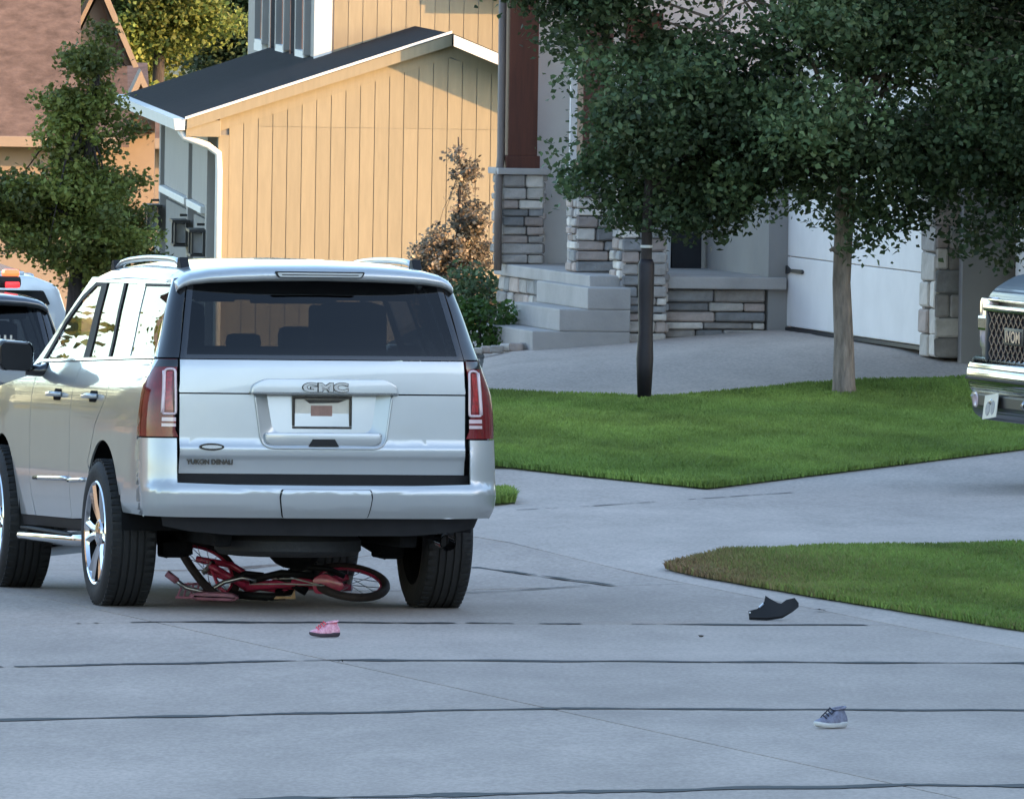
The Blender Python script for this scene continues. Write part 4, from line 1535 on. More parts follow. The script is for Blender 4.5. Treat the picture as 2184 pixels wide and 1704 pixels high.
# porch: slab, stone faces, side wall
pc = MB().box((-.79, 1.72, .605), (1.50, 3.66, .51)).build('porch_core', M_MORTAR, rh)
MB().box((-.83, 1.68, .905), (1.56, 3.82, .095), .012).build('porch_slab', M_PORCH, rh)
stone_face(rh, (-1.0, -.115), (-.20, -.115), .40, .855, (0, -1), .05, .055, .10, .16, .42)
stone_face(rh, (-1.55, 3.50), (-1.55, -.10), .30, .855, (-1, 0), .05, .08, .13, .18, .42)
MB().box((-.10, 2.0, 1.7), (.06, 3.2, 1.6)).build('porch_side_wall', M_PANEL, rh)
bd_ = MB().box((-.30, 2.4, 1.75), (.24, .06, 1.7), .01).build('side_door', M_DOORDARK, rh)
MB().box((-.60, 2.42, 1.75), (.34, .05, 1.7), .01).build('sidelight_panel', M_GREYWALL, rh)
MB().box((-.455, 2.40, 1.75), (.045, .10, 1.75), .004).build('door_casing', M_TRIMW, rh)
MB().box((-.74, 2.46, 1.75), (1.0, .04, 1.6), .004).build('porch_back_wall', M_WHITESIDE, rh)
broom = MB().tube([(-.93, .75, .96), (-.985, .62, 1.45)], .011, 6).tube([(-.91, .80, .955), (-.945, .72, 1.15)], [.035, .012], 6).build('leaning_rail', M_CEDAR, rh)


def stone_column(ac, bc, z0, z1, s, cap=True):
    MB().box((ac, bc, (z0 + z1) / 2), (s - .06, s - .06, z1 - z0)).build('column_core', M_MORTAR, rh)
    h = s / 2
    stone_face(rh, (ac - h, bc - h + .025), (ac + h, bc - h + .025), z0, z1, (0, -1), .045, .055, .10, .12, .28)
    stone_face(rh, (ac - h + .025, bc + h), (ac - h + .025, bc - h), z0, z1, (-1, 0), .045, .055, .10, .12, .28)
    stone_face(rh, (ac + h - .025, bc - h), (ac + h - .025, bc + h), z0, z1, (1, 0), .045, .055, .10, .12, .28)
    if cap:
        MB().box((ac, bc, z1 + .022), (s + .09, s + .09, .05), .008).build('column_cap', M_PORCH, rh)


stone_column(-1.47, 3.30, .955, 1.665, .34)
stone_column(-1.37, .85, .955, 1.665, .34)
stone_column(-1.19, -.10, .30, 1.62, .36)
for (ac, bc) in ((-1.47, 3.30), (-1.37, .85)):
    MB().box((ac, bc, 2.48), (.235, .235, 1.55), .008).build('cedar_post', M_CEDAR, rh)
    MB().box((ac, bc, 1.75), (.275, .275, .12), .008).build('post_base', M_CEDAR, rh)
MB().box((-1.42, 1.9, 3.36), (.26, 3.6, .24), .008).build('porch_beam', M_CEDAR, rh)
MB().prism([(-1.75, 3.45), (.3, 4.2), (.3, 4.3), (-1.75, 3.53)], -.5, 4.7, 'Y').build('porch_roof', M_SHINGLE_D, rh)
MB().tube([(-1.635, 3.27, 3.45), (-1.635, 3.24, 1.80), (-1.675, 3.12, 1.60), (-1.675, 3.10, .9)], .032, 8).build('downspout', M_GUTTER, rh, smooth=True)
# steps up to the porch from the left
for k, (a0, z0, z1) in enumerate(((-2.13, .20, .53), (-1.92, .53, .70), (-1.70, .70, .868))):
    MB().box(((a0 - 1.36) / 2, .40, (z0 + z1) / 2), (-1.36 - a0, 2.0 + .004 * k, z1 - z0), .012).build('porch_step', M_PORCH, rh)
lh = MB().box((-1.0, .2, 1.48), (.07, .05, .10)).build('porch_lamp', M_IRON, rh)

# ---- neighbouring houses on the sunny side, outside the picture: they throw the shade over the street
M_NB1 = P('beige_siding', (0.42, 0.38, 0.31), 0.8, var=0.08, scale=3)


def neighbour(label, x0, x1, y0, y1, zw, zr, mat):
    h = thing('neighbour_house', label, 'house', (x0, y0, 0))
    L, W = y1 - y0, x1 - x0
    MB().box((W / 2, L / 2, zw / 2), (W, L, zw + .4)).build('wall', mat, h)
    MB().prism([(-.5, zw - .1), (W / 2, zr), (W + .5, zw - .1), (W + .5, zw - .25), (W / 2, zr - .2), (-.5, zw - .25)], -.5, L + .5, 'Y').build('roof', M_SHINGLE_D, h)
    for y in np.arange(3, L - 2, 5.0):
        for z in (1.6, 4.4):
            w_ = MB().box((-.02, float(y), z), (.1, 1.5, 1.4), .01).build('window', M_WINDARK, h)
            MB().box((-.06, float(y), z - .75), (.14, 1.7, .09)).build('window_sill', M_TRIMW, w_)
    MB().box((-.03, L - 1.2, 1.1), (.1, 1.1, 2.2), .01).build('door', M_CEDAR, h)
    return h


neighbour('tall beige two-storey house right of the driveway with the pickup', 12, 26, 85, 116, 6.2, 9.2, M_NB1)
neighbour('tall white two-storey house on the near right side of the street', 11, 25, 40, 83.5, 6.2, 9.4, M_WHITESIDE)

neighbour('long grey two-storey house across the street on the left', -30, -18, 92, 128, 5.8, 8.6, M_GREYWALL)

# ------------------------------------------------------------------ trees and shrubs
M_BARK = P('bark', (0.27, 0.22, 0.185), 0.95, var=0.4, scale=9, stretch=(3, 3, .6), bump=0.9, bscale=18)
M_BARKDARK = P('dark_bark', (0.045, 0.036, 0.034), 0.95, var=0.35, scale=9, stretch=(3, 3, .6), bump=0.7, bscale=18)
M_GUARD = P('trunk_guard', (0.016, 0.013, 0.018), 0.6, var=0.3, scale=9)
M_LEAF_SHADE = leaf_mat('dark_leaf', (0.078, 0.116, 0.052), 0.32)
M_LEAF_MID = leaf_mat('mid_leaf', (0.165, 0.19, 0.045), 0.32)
M_LEAF_YEL = leaf_mat('yellow_green_leaf', (0.14, 0.17, 0.045), 0.40)
M_LEAF_BRONZE = leaf_mat('bronze_leaf', (0.25, 0.21, 0.16), 0.30)
M_LEAF_BUSH = leaf_mat('bush_leaf', (0.055, 0.11, 0.022), 0.25)


def leaves(blobs, n_cluster, per, spread, size, seed, hollow=2.4, tintvar=.35, droop=0.0, warm=0.0, sub=None):
    rg = np.random.default_rng(seed)
    subt = None
    if sub:                                   # break the crown into separate leafy boughs with gaps between
        ns, sr = sub
        vol = np.array([b[3] * b[4] * b[5] for b in blobs]) ** .75
        pk = np.array(blobs)[rg.choice(len(blobs), ns, p=vol / vol.sum())]
        dd = rg.normal(size=(ns, 3))
        dd /= np.linalg.norm(dd, axis=1)[:, None]
        cc = pk[:, :3] + dd * (rg.uniform(0, 1, ns) ** .42)[:, None] * pk[:, 3:6]
        rr = rg.uniform(.65, 1.3, ns) * sr
        blobs = [(*c_, r_ * 1.15, r_ * 1.15, r_ * .7) for c_, r_ in zip(cc, rr)]
        subt = rg.uniform(.5, 1.5, ns)
    vol = np.array([b[3] * b[4] * b[5] for b in blobs]) ** .8
    pick = rg.choice(len(blobs), n_cluster, p=vol / vol.sum())
    bl = np.array(blobs)[pick]
    d = rg.normal(size=(n_cluster, 3))
    d /= np.linalg.norm(d, axis=1)[:, None]
    r = rg.uniform(0, 1, n_cluster) ** (1 / hollow)
    c = bl[:, :3] + d * r[:, None] * bl[:, 3:6]
    ctint = rg.uniform(1 - tintvar, 1 + tintvar, n_cluster)
    if subt is not None:
        ctint = ctint * subt[pick]
    n = n_cluster * per
    cc = np.repeat(c, per, 0)
    p = cc + rg.normal(size=(n, 3)) * spread * np.array([1, 1, .75])
    ax = rg.normal(size=(n, 3))
    ax[:, 2] = ax[:, 2] * .7 - droop
    ax /= np.linalg.norm(ax, axis=1)[:, None]
    nn = rg.normal(size=(n, 3)) + np.array([0, 0, .9])
    bx = np.cross(ax, nn)
    bx /= np.linalg.norm(bx, axis=1)[:, None] + 1e-9
    up = np.cross(bx, ax)
    L = size * rg.uniform(.6, 1.25, n)[:, None]
    W = L * rg.uniform(.28, .42, n)[:, None]
    v0 = p - ax * L * .5
    v1 = p + bx * W - ax * L * .05 + up * L * .06
    v2 = p + ax * L * .5 - up * L * .05
    v3 = p - bx * W - ax * L * .05 + up * L * .06
    V = np.stack([v0, v1, v2, v3], 1).reshape(-1, 3)
    i4 = np.arange(n)[:, None] * 4
    F = np.concatenate([i4 + np.array([[0, 1, 2]]), i4 + np.array([[0, 2, 3]])], 0)
    t = np.repeat(ctint, per) * rg.uniform(.75, 1.3, n)
    hue = rg.uniform(-.12, .12, n) + warm
    col = np.stack([t * (1 + hue), t, t * (1 - hue * .5)], 1)
    return V, F, np.repeat(col, 4, 0), c


def tree(name, label, cat, base, trunk, blobs, ncl, per, spread, size, lmat, bmat, seed, group=None, nlimb=26, **kw):
    t = thing(name, label, cat, base, 0, group)
    V, F, col, c = leaves(blobs, ncl, per, spread, size, seed, **kw)
    tr = MB()
    pts = [Vector(p[:3]) for p in trunk]
    rad = [p[3] for p in trunk]
    tr.tube(pts, rad, 12)
    rg = random.Random(seed)
    for k in range(nlimb):
        q = Vector(c[rg.randrange(len(c))])
        f = rg.uniform(.66, .98)
        i = min(len(pts) - 2, int(f * (len(pts) - 1)))
        s = pts[i].lerp(pts[i + 1], f * (len(pts) - 1) - i)
        r0 = rad[i] * .30
        m1 = s.lerp(q, .45) + Vector((rg.uniform(-.1, .1), rg.uniform(-.1, .1), rg.uniform(.0, .15))) * (q - s).length * .6
        tr.tube([s, m1, q], [r0, r0 * .6, r0 * .22], 6)
    tr.build('trunk', bmat, t, smooth=True)
    link('crown', np_mesh('crown', V, F, lmat, col), t)
    return t


# big shade tree on the lawn
bx, by = 2.41, 122.6
gz_ = Gs(bx, by) + .03
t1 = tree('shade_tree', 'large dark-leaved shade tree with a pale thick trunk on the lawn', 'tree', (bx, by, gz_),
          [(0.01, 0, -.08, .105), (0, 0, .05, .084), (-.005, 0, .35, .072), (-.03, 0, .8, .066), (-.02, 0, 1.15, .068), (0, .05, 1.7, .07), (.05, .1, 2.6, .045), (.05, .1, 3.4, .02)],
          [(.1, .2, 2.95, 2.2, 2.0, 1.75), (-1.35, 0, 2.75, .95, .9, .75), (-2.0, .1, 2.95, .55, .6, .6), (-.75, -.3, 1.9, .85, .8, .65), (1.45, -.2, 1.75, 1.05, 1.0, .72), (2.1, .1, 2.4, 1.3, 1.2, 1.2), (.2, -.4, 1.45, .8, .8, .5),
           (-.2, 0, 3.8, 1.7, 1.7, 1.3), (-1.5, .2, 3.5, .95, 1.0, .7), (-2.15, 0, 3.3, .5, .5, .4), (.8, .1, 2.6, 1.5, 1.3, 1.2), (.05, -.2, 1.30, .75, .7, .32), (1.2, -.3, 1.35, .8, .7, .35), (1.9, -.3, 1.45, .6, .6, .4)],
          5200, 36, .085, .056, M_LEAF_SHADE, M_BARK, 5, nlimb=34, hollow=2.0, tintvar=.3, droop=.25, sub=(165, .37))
rg_ = MB()
rg_.tube([(-.045, -.03, 1.02), (-.10, -.05, 1.045), (-.12, -.05, 1.03)], [.03, .02, .012], 6)
rg_.build('branch_stub', M_BARK, t1, smooth=True)
# thin young tree with dark guard
bx2, by2 = .955, 121.9
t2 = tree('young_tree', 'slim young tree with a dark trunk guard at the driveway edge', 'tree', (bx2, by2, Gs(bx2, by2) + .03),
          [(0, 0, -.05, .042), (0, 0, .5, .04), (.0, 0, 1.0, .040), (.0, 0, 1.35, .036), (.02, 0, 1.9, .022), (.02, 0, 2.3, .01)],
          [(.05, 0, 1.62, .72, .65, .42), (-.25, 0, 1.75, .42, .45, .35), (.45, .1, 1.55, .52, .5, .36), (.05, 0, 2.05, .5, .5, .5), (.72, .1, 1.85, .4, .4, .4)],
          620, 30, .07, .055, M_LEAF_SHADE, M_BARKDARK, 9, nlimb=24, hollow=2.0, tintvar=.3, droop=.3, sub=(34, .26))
g_ = MB().tube([(0, 0, .02), (0, 0, .30), (.003, 0, .5), (0, 0, .78), (0, 0, .98), (0, 0, 1.02)], [.050, .062, .052, .058, .060, .044], 12)
g_.build('trunk_guard', M_GUARD, t2, smooth=True)
MB().lathe([(1.10, .042), (1.11, .046), (1.12, .042)], 12, 'Z').build('tree_tie', M_TRIMW, t2)

# street tree on the left
tree('street_tree', 'narrow bright green street tree in front of the brown-roofed house', 'tree', (-3.27, 126, -1.0),
     [(.03, 0, -.3, .10), (0, 0, .6, .075), (-.02, 0, 1.6, .065), (.05, 0, 2.6, .045), (.15, 0, 3.6, .015)],
     [(.03, 0, 2.5, .58, .6, .5), (-.25, 0, 2.48, .42, .5, .40), (.02, 0, 2.8, .45, .45, .45), (.10, 0, 3.2, .30, .34, .42), (.16, 0, 3.62, .15, .18, .32), (.28, 0, 2.3, .28, .35, .38), (.25, 0, 2.0, .28, .4, .3), (-.1, 0, 2.28, .42, .5, .22)],
     1300, 26, .05, .045, M_LEAF_MID, M_BARKDARK, 21, nlimb=30, hollow=2.0, tintvar=.3, sub=(84, .17))

# background trees
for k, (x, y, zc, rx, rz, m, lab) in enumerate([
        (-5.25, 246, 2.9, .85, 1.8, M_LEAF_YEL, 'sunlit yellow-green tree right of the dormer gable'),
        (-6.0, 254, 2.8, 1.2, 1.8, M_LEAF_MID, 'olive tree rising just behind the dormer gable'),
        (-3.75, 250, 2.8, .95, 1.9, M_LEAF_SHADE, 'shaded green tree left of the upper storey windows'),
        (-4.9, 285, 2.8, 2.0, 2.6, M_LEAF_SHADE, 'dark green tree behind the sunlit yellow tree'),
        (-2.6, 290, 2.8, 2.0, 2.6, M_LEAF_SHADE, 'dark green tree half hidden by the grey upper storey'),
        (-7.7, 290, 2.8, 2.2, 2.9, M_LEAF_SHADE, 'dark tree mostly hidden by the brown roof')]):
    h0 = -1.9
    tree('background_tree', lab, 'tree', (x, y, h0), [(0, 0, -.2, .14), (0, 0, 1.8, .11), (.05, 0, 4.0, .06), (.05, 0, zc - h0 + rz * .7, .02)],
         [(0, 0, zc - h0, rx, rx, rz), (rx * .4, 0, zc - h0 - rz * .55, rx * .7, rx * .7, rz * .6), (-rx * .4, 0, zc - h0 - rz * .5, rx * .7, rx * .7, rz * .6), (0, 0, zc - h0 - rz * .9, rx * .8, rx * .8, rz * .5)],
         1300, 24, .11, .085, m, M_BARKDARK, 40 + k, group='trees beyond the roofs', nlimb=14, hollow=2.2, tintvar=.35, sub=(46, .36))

# columnar shrub against the sunlit wall, low bush and bed beside the steps
tree('columnar_shrub', 'tall bronze-leaved shrub against the sunlit tan wall', 'shrub', (-.50, 146, Gs(-.46, 146) - .12),
     [(0, 0, -.1, .02), (0, 0, .5, .018), (.02, 0, 1.1, .01), (0, 0, 1.5, .006)],
     [(.02, 0, .28, .34, .32, .32), (.06, 0, .62, .22, .22, .28), (.08, 0, .95, .13, .13, .25), (.04, 0, 1.25, .07, .07, .22), (.03, 0, 1.42, .04, .04, .12), (-.18, 0, .45, .16, .16, .22)],
     800, 14, .035, .042, M_LEAF_BRONZE, M_BARKDARK, 61, nlimb=5, tintvar=.55, hollow=2.0, sub=(90, .08))
tree('low_bush', 'rounded green bush left of the porch steps', 'shrub', (-.26, 131.4, Gs(-.26, 131.4) - .03),
     [(0, 0, -.05, .02), (0, 0, .12, .015), (0, 0, .25, .008)],
     [(.0, 0, .20, .26, .3, .22), (-.25, .1, .26, .22, .3, .22), (.22, .3, .2, .18, .2, .18)],
     150, 14, .04, .05, M_LEAF_BUSH, M_BARKDARK, 71, nlimb=10, tintvar=.35)
tree('dark_bush', 'dark leafy bush under the columnar shrub', 'shrub', (-.42, 139, Gs(-.42, 139) - .05),
     [(0, 0, -.05, .02), (0, 0, .15, .015), (0, 0, .3, .008)],
     [(.0, 0, .25, .34, .3, .28), (.2, .1, .2, .25, .3, .25)],
     120, 14, .05, .055, M_LEAF_SHADE, M_BARKDARK, 72, nlimb=10, tintvar=.35)
# stones edging the planting bed
for k in range(9):
    x = -.35 + k * .075
    y = 130.2 + SRND.uniform(-.1, .1)
    s_ = SRND.uniform(.07, .11)
    o = stone_mesh(s_, s_ * .9, s_ * .6, SRND).build('edging_stone', STONES[k % 3], None, loc=(x, y, Gs(x, y) + s_ * .25))
    tag(o, ['ninth', 'eighth', 'seventh', 'sixth', 'fifth', 'fourth', 'third', 'second', 'first'][k] + ' small edging stone counting left from the lowest porch step', 'stone', 'edging stones beside the porch steps')

# street trees on the far left pavement, seen only as reflections in the flank of the SUV
for k, y in enumerate((101, 109, 118, 127)):
    tree('kerb_tree', ['round green tree nearest on the far left pavement', 'round green tree second along the far left pavement', 'round green tree third along the far left pavement', 'round green tree last along the far left pavement'][k],
         'tree', (-13.5 - k * .6, y, -.5 - k * .2), [(0, 0, -.2, .13), (0, 0, 1.6, .1), (0, 0, 4.2, .03)], [(0, 0, 3.0 + (.6 if k > 1 else 0), 1.7, 1.8, 1.9 + (.4 if k > 1 else 0)), (.4, .3, 2.2, 1.3, 1.4, .9)], 320, 16, .2, .17, M_LEAF_MID, M_BARKDARK, 90 + k, group='trees on the far left pavement', nlimb=8)

# ------------------------------------------------------------------ other vehicles
def copy_vehicle(src, name, label, loc, rotz, scale, paint, pitch=0.0):
    t = thing(name, label, 'suv', loc, 0, scale=scale)
    t.rotation_euler = (R(pitch), 0, rotz)
    cache = {}

    def cp(o, par):
        c = o.copy()
        COL.objects.link(c)
        c.parent = par
        if o in PSET and o.data:
            if o.data not in cache:
                d = o.data.copy()
                d.materials.clear()
                d.materials.append(paint)
                cache[o.data] = d
            c.data = cache[o.data]
        for ch in list(o.children):
            cp(ch, c)
    skip = ('emblem', 'badge', 'roof_rail', 'badge_lettering')
    for ch in list(src.children):
        if ch.name.split('.')[0] in ('roof_rail',):
            continue
        cp(ch, t)
    for o in [x for x in t.children_recursive if x.name.split('.')[0] in ('emblem', 'emblem_outline', 'badge', 'badge_lettering', 'badge_face')]:
        bpy.data.objects.remove(o)
    return t


PSET = set(PAINTED)
M_NAVY = P('dark_slate_paint', (0.055, 0.065, 0.080), 0.28, 0.4, var=0.05, scale=3, coat=1.0)
M_PALE = P('pale_paint', (0.62, 0.66, 0.70), 0.28, 0.3, var=0.03, scale=3, coat=1.0)
pol = copy_vehicle(suv, 'patrol_suv', 'dark slate SUV with a lit amber and red roof light bar', (-3.93, 118, -.73), R(9), .94, M_NAVY, -1.0)
lb = MB().box((0, 1.55, 1.985), (1.42, .26, .09), .03).build('light_bar', M_BLACK, pol, auto=40)
M_AMBER = P('amber_beacon', (0.9, 0.15, 0.05), 0.3, var=0.1, scale=10, emit=(1.0, 0.13, 0.035), estr=0.6)
M_REDB = P('red_beacon', (0.8, 0.03, 0.03), 0.3, var=0.1, scale=10, emit=(1.0, 0.03, 0.04), estr=0.4)
for s in (-1, 1):
    MB().box((s * .64, 1.54, 2.05), (.12, .18, .06), .025).build('amber_beacon', M_AMBER, lb, auto=40)
    MB().box((s * .64, 1.415, 1.965), (.11, .03, .045), .01).build('red_beacon', M_REDB, lb, auto=40)
dec = MB()
for k in range(5):
    dec.box((.30 + k * .045, .205 - .0, 1.585), (.016, .004, .03))
dec.box((.39, .205, 1.562), (.24, .004, .012))
dec.build('window_decal', M_WHITEPLATE, pol)

# pale van standing further down the street
VY = 140.0
van = thing('pale_van', 'pale blue-white van parked behind the dark SUV at the left edge', 'van', (-4.62, VY, Gs(-4.62, VY) + .005), R(6))
vs_ = roundpoly([(-.95, .42), (.95, .42), (.97, 1.0), (.93, 1.45), (.84, 1.72), (.62, 1.80), (-.62, 1.80), (-.84, 1.72), (-.93, 1.45), (-.97, 1.0)], .06, 3)
MB().prism(vs_, 0, 3.6, 'Y', bev=.03).build('body', M_PALE, van, auto=40)
MB().prism(roundpoly([(3.55, .45), (4.9, .45), (4.95, .95), (4.2, 1.12), (3.55, 1.75)], .06, 3), -.92, .92, 'X', bev=.04).build('nose', M_PALE, van, auto=40)
for s in (-1, 1):
    d_ = MB().prism(roundpoly([(s * .02, .55), (s * .84, .55), (s * .82, 1.5), (s * .02, 1.5)], .03, 3), -.014, .004, 'Y').build('rear_door', M_PALE, van)
    MB().prism(roundpoly([(s * .08, 1.56), (s * .78, 1.56), (s * .72, 1.68), (s * .08, 1.68)], .02, 3), -.012, .004, 'Y').build('rear_window', M_PRIV, van)
    MB().box((s * .89, -.005, 1.15), (.07, .03, .30), .01).build('tail_lamp', M_REDLENS, van)
    MB().box((s * .06, -.03, 1.05), (.03, .03, .18), .008).build('door_handle', M_BLACK, d_)
MB().box((0, -.05, .47), (1.8, .12, .14), .03).build('rear_bumper', M_BLACK, van, auto=40)
MB().box((0, 1.8, 1.815), (1.15, 3.2, .03), .01).build('roof_panel', M_PALE, van)
for y in (.8, 4.0):
    for s in (-1, 1):
        w = link('wheel', ME_WHEEL, van, (s * .82, y, WR * .85), (0, 0, 0 if s < 0 else math.pi))
        w.scale = (.85, .85, .85)
        link('tyre', ME_TYRE, w)
        link('rim', ME_RIM, w)

# ---- pickup on the driveway at the right edge
M_CHROME2 = P('truck_chrome', (0.33, 0.34, 0.36), 0.14, 1.0, var=0.1, scale=8)
M_TRUCK = P('navy_truck_paint', (0.030, 0.040, 0.055), 0.4, 0.0, var=0.05, scale=3, coat=0.25)
tk = thing('pickup_truck', 'dark blue pickup truck with chrome bumper and mesh grille on the driveway', 'pickup', (3.34, 110.5, Gs(4.5, 110.8) + .01), R(105.1))
# front is at y = 0, body runs to -y
side = roundpoly([(-.10, .55), (-.02, .66), (.0, .92), (-.02, 1.15), (-.06, 1.27), (-.22, 1.37), (-.5, 1.42), (-1.45, 1.46), (-1.60, 1.42), (-5.75, 1.33), (-5.8, .62), (-4.9, .50), (-1.9, .48), (-.5, .48)], .06, 3)
MB().prism(side, -.98, .98, 'X', bev=.05).build('body', M_TRUCK, tk, auto=40)
for s in (-1, 1):
    MB().prism(roundpoly([(-.4, 1.38), (-1.5, 1.44), (-1.5, 1.48), (-.6, 1.455), (-.4, 1.42)], .01, 2), s * .30, s * .62, 'X', bev=.01).build('hood_bulge', M_TRUCK, tk, auto=40)
cabp = roundpoly([(-1.45, 1.36), (-2.25, 1.92), (-4.0, 1.93), (-4.25, 1.34)], .08, 4)
MB().prism(cabp, -.86, .86, 'X', bev=.06).build('cab', M_TRUCK, tk, auto=40)
MB().prism([(-1.48, 1.40), (-2.20, 1.88), (-2.19, 1.895), (-1.46, 1.41)], -.76, .76, 'X').build('windshield', M_PRIV, tk)
for s in (-1, 1):
    for (y0, y1) in ((-1.95, -2.95), (-3.05, -4.0)):
        MB().prism(roundpoly([(y0, 1.42), (y0 - .28 if y0 > -2 else y0, 1.84), (y1, 1.84), (y1 - .06, 1.42)], .03, 3), s * .862, s * .868, 'X').build('side_window', M_PRIV, tk)
gr = MB().box((0, .0, .98), (1.26, .08, .34), .03).build('grille', M_IRON, tk)
me_bars = MB()
M_MESH = P('grille_mesh_metal', (0.17, 0.135, 0.135), 0.35, 0.9, var=0.3, scale=20)
for i in range(22):
    for j in range(7):
        x = -.60 + (i + .5) * 1.20 / 22
        z = .825 + (j + .5) * .31 / 7
        sg_ = 1 if (i + j) % 2 else -1
        me_bars.tube([(x - .026, .044, z - sg_ * .022), (x + .026, .048, z + sg_ * .022)], .0065, 5)
me_bars.build('grille_mesh', M_MESH, gr)
ch = MB().box((0, .03, 1.165), (1.36, .10, .045), .02)
ch.build('grille_bar', M_CHROME2, tk, auto=40)
for s in (-1, 1):
    MB().box((s * .655, .02, .98), (.05, .08, .36), .02).build('grille_surround', M_TRUCK, tk, auto=40)
    hl = MB().box((s * .82, -.06, 1.06), (.28, .16, .34), .04).build('headlamp', M_CLEARLENS, tk, auto=40)
    MB().box((s * .82, .02, 1.06), (.20, .04, .10), .02).build('lamp_projector', M_CHROME2, hl)
MB().box((0, -.02, 1.215), (1.5, .08, .018), .008).build('hood_trim', M_CHROME2, tk, auto=40)
eb = MB().box((0, .055, .99), (.44, .02, .115), .008).build('emblem_bar', M_IRON, tk, auto=40)
me = text_mesh('IVOM', .13, .006, .003)
me.materials.append(P('emblem_metal', (0.42, 0.36, 0.36), 0.3, 0.8, var=0.2, scale=20))
et = link('emblem_lettering', me, eb, (0, .066, .985), (R(90), 0, R(180)))
et.scale = (1.05, .8, 1)
# chrome bumper, fog strip, lower lip
bpf = roundpoly([(-.30, .60), (.05, .60), (.085, .66), (.09, .76), (.05, .83), (-.30, .84)], .03, 4)
bpo = MB().prism(bpf, -1.0, 1.0, 'X', bev=.04).build('front_bumper', M_CHROME2, tk, auto=40)
MB().prism([(.085, .685), (.10, .69), (.10, .70), (.085, .705)], -.98, .98, 'X').build('bumper_crease', M_BLACK, bpo)
lowr = roundpoly([(-.35, .42), (-.02, .42), (.05, .47), (.07, .60), (-.35, .60)], .03, 3)
lo_ = MB().prism(lowr, -.97, .97, 'X', bev=.03).build('lower_valance', M_TRUCK, tk, auto=40)
MB().box((0, .062, .555), (1.5, .03, .085), .01).build('lower_grille', M_IRON, lo_)
for s in (-1, 1):
    MB().lathe([(0, .0), (0.02, .03), (.03, .045), (.02, .052)], 14, 'Y', Matrix.Translation((s * .80, .055, .555))).build('fog_lamp', M_CLEARLENS, lo_, smooth=True)
    MB().tube([(s * .35, .07, .60), (s * .36, .11, .55), (s * .35, .07, .51)], .012, 8).build('tow_hook', M_CHROME2, lo_, smooth=True)
pm = MB().box((0, 0, 0), (.31, .006, .16), .002).build('licence_plate', M_WHITEPLATE, tk, loc=(.36, .105, .525), rot=(R(8), R(5), 0))
for (dx, w_) in ((-.06, .04), (.05, .05)):
    ell = [(dx + w_ * math.cos(2 * math.pi * i / 12), -.012 + .048 * math.sin(2 * math.pi * i / 12)) for i in range(12)]
    MB().prism(ell, .003, .0055, 'Y').build('plate_print', P('plate_print_grey', (0.22, 0.22, 0.24), 0.5, var=0.3, scale=30), pm)
for (y) in (-.95, -4.75):
    for s in (-1, 1):
        well = MB().lathe([(0, .47), (.20, .47), (.20, .0)], 24, 'X', Matrix.Translation((s * .985, y, .45)) @ Matrix.Rotation(0 if s < 0 else math.pi, 4, 'Z'))
        well.build('wheel_well', M_UNDER, tk)
        w = link('wheel', ME_WHEEL, tk, (s * .86, y, WR * 1.0), (0, 0, 0 if s < 0 else math.pi))
        link('tyre', ME_TYRE, w)
        link('rim', ME_RIM, w)
for s in (-1, 1):
    MB().box((s * 1.10, -1.75, 1.42), (.22, .10, .20), .04).build('door_mirror', M_BLACK, tk, auto=40)
    MB().box((s * .98, -2.0, .95), (.02, .01, .7)).build('door_gap', M_IRON, tk)

# ------------------------------------------------------------------ crushed bicycle under the SUV
M_PINK = P('pink_paint', (0.62, 0.05, 0.13), 0.35, var=0.25, scale=14, coat=0.5)
M_PINKPALE = P('pale_pink_plastic', (0.62, 0.26, 0.36), 0.45, var=0.3, scale=12)
M_TYREB = P('bicycle_tyre', (0.055, 0.040, 0.040), 0.8, var=0.3, scale=12)
GB = Gs(-1.2, 94.2)
bike = thing('crushed_bicycle', 'crushed pink child bicycle lying under the silver SUV', 'bicycle', (-1.25, 94.1, GB))


def bw(cx, cy, cz, nrm, rr, name='bicycle_wheel', bend=0.0):
    n = Vector(nrm).normalized()
    q = n.to_track_quat('Z', 'Y').to_matrix().to_4x4()
    M = Matrix.Translation((cx, cy, cz)) @ q
    pts = []
    for i in range(33):
        a = 2 * math.pi * i / 32
        pts.append(M @ Vector((rr * math.cos(a), rr * math.sin(a), bend * math.cos(2 * a))))
    ty = MB().tube(pts, .024, 8, cap=False).build(name, M_TYREB, bike, smooth=True)
    MB().tube([M @ Vector((rr * .86 * math.cos(2 * math.pi * i / 32), rr * .86 * math.sin(2 * math.pi * i / 32), bend * .9 * math.cos(4 * math.pi * i / 32))) for i in range(33)], .009, 6, cap=False).build('wheel_rim', M_PINK, ty, smooth=True)
    sp = MB()
    for i in range(14):
        a = 2 * math.pi * i / 14
        sp.tube([M @ Vector((.02 * math.cos(a + .4), .02 * math.sin(a + .4), .02 * (-1) ** i)), M @ Vector((rr * .86 * math.cos(a), rr * .86 * math.sin(a), 0))], .0022, 4)
    sp.tube([M @ Vector((0, 0, -.045)), M @ Vector((0, 0, .045))], .016, 8)
    sp.build('spokes', M_SATIN, ty)
    return ty


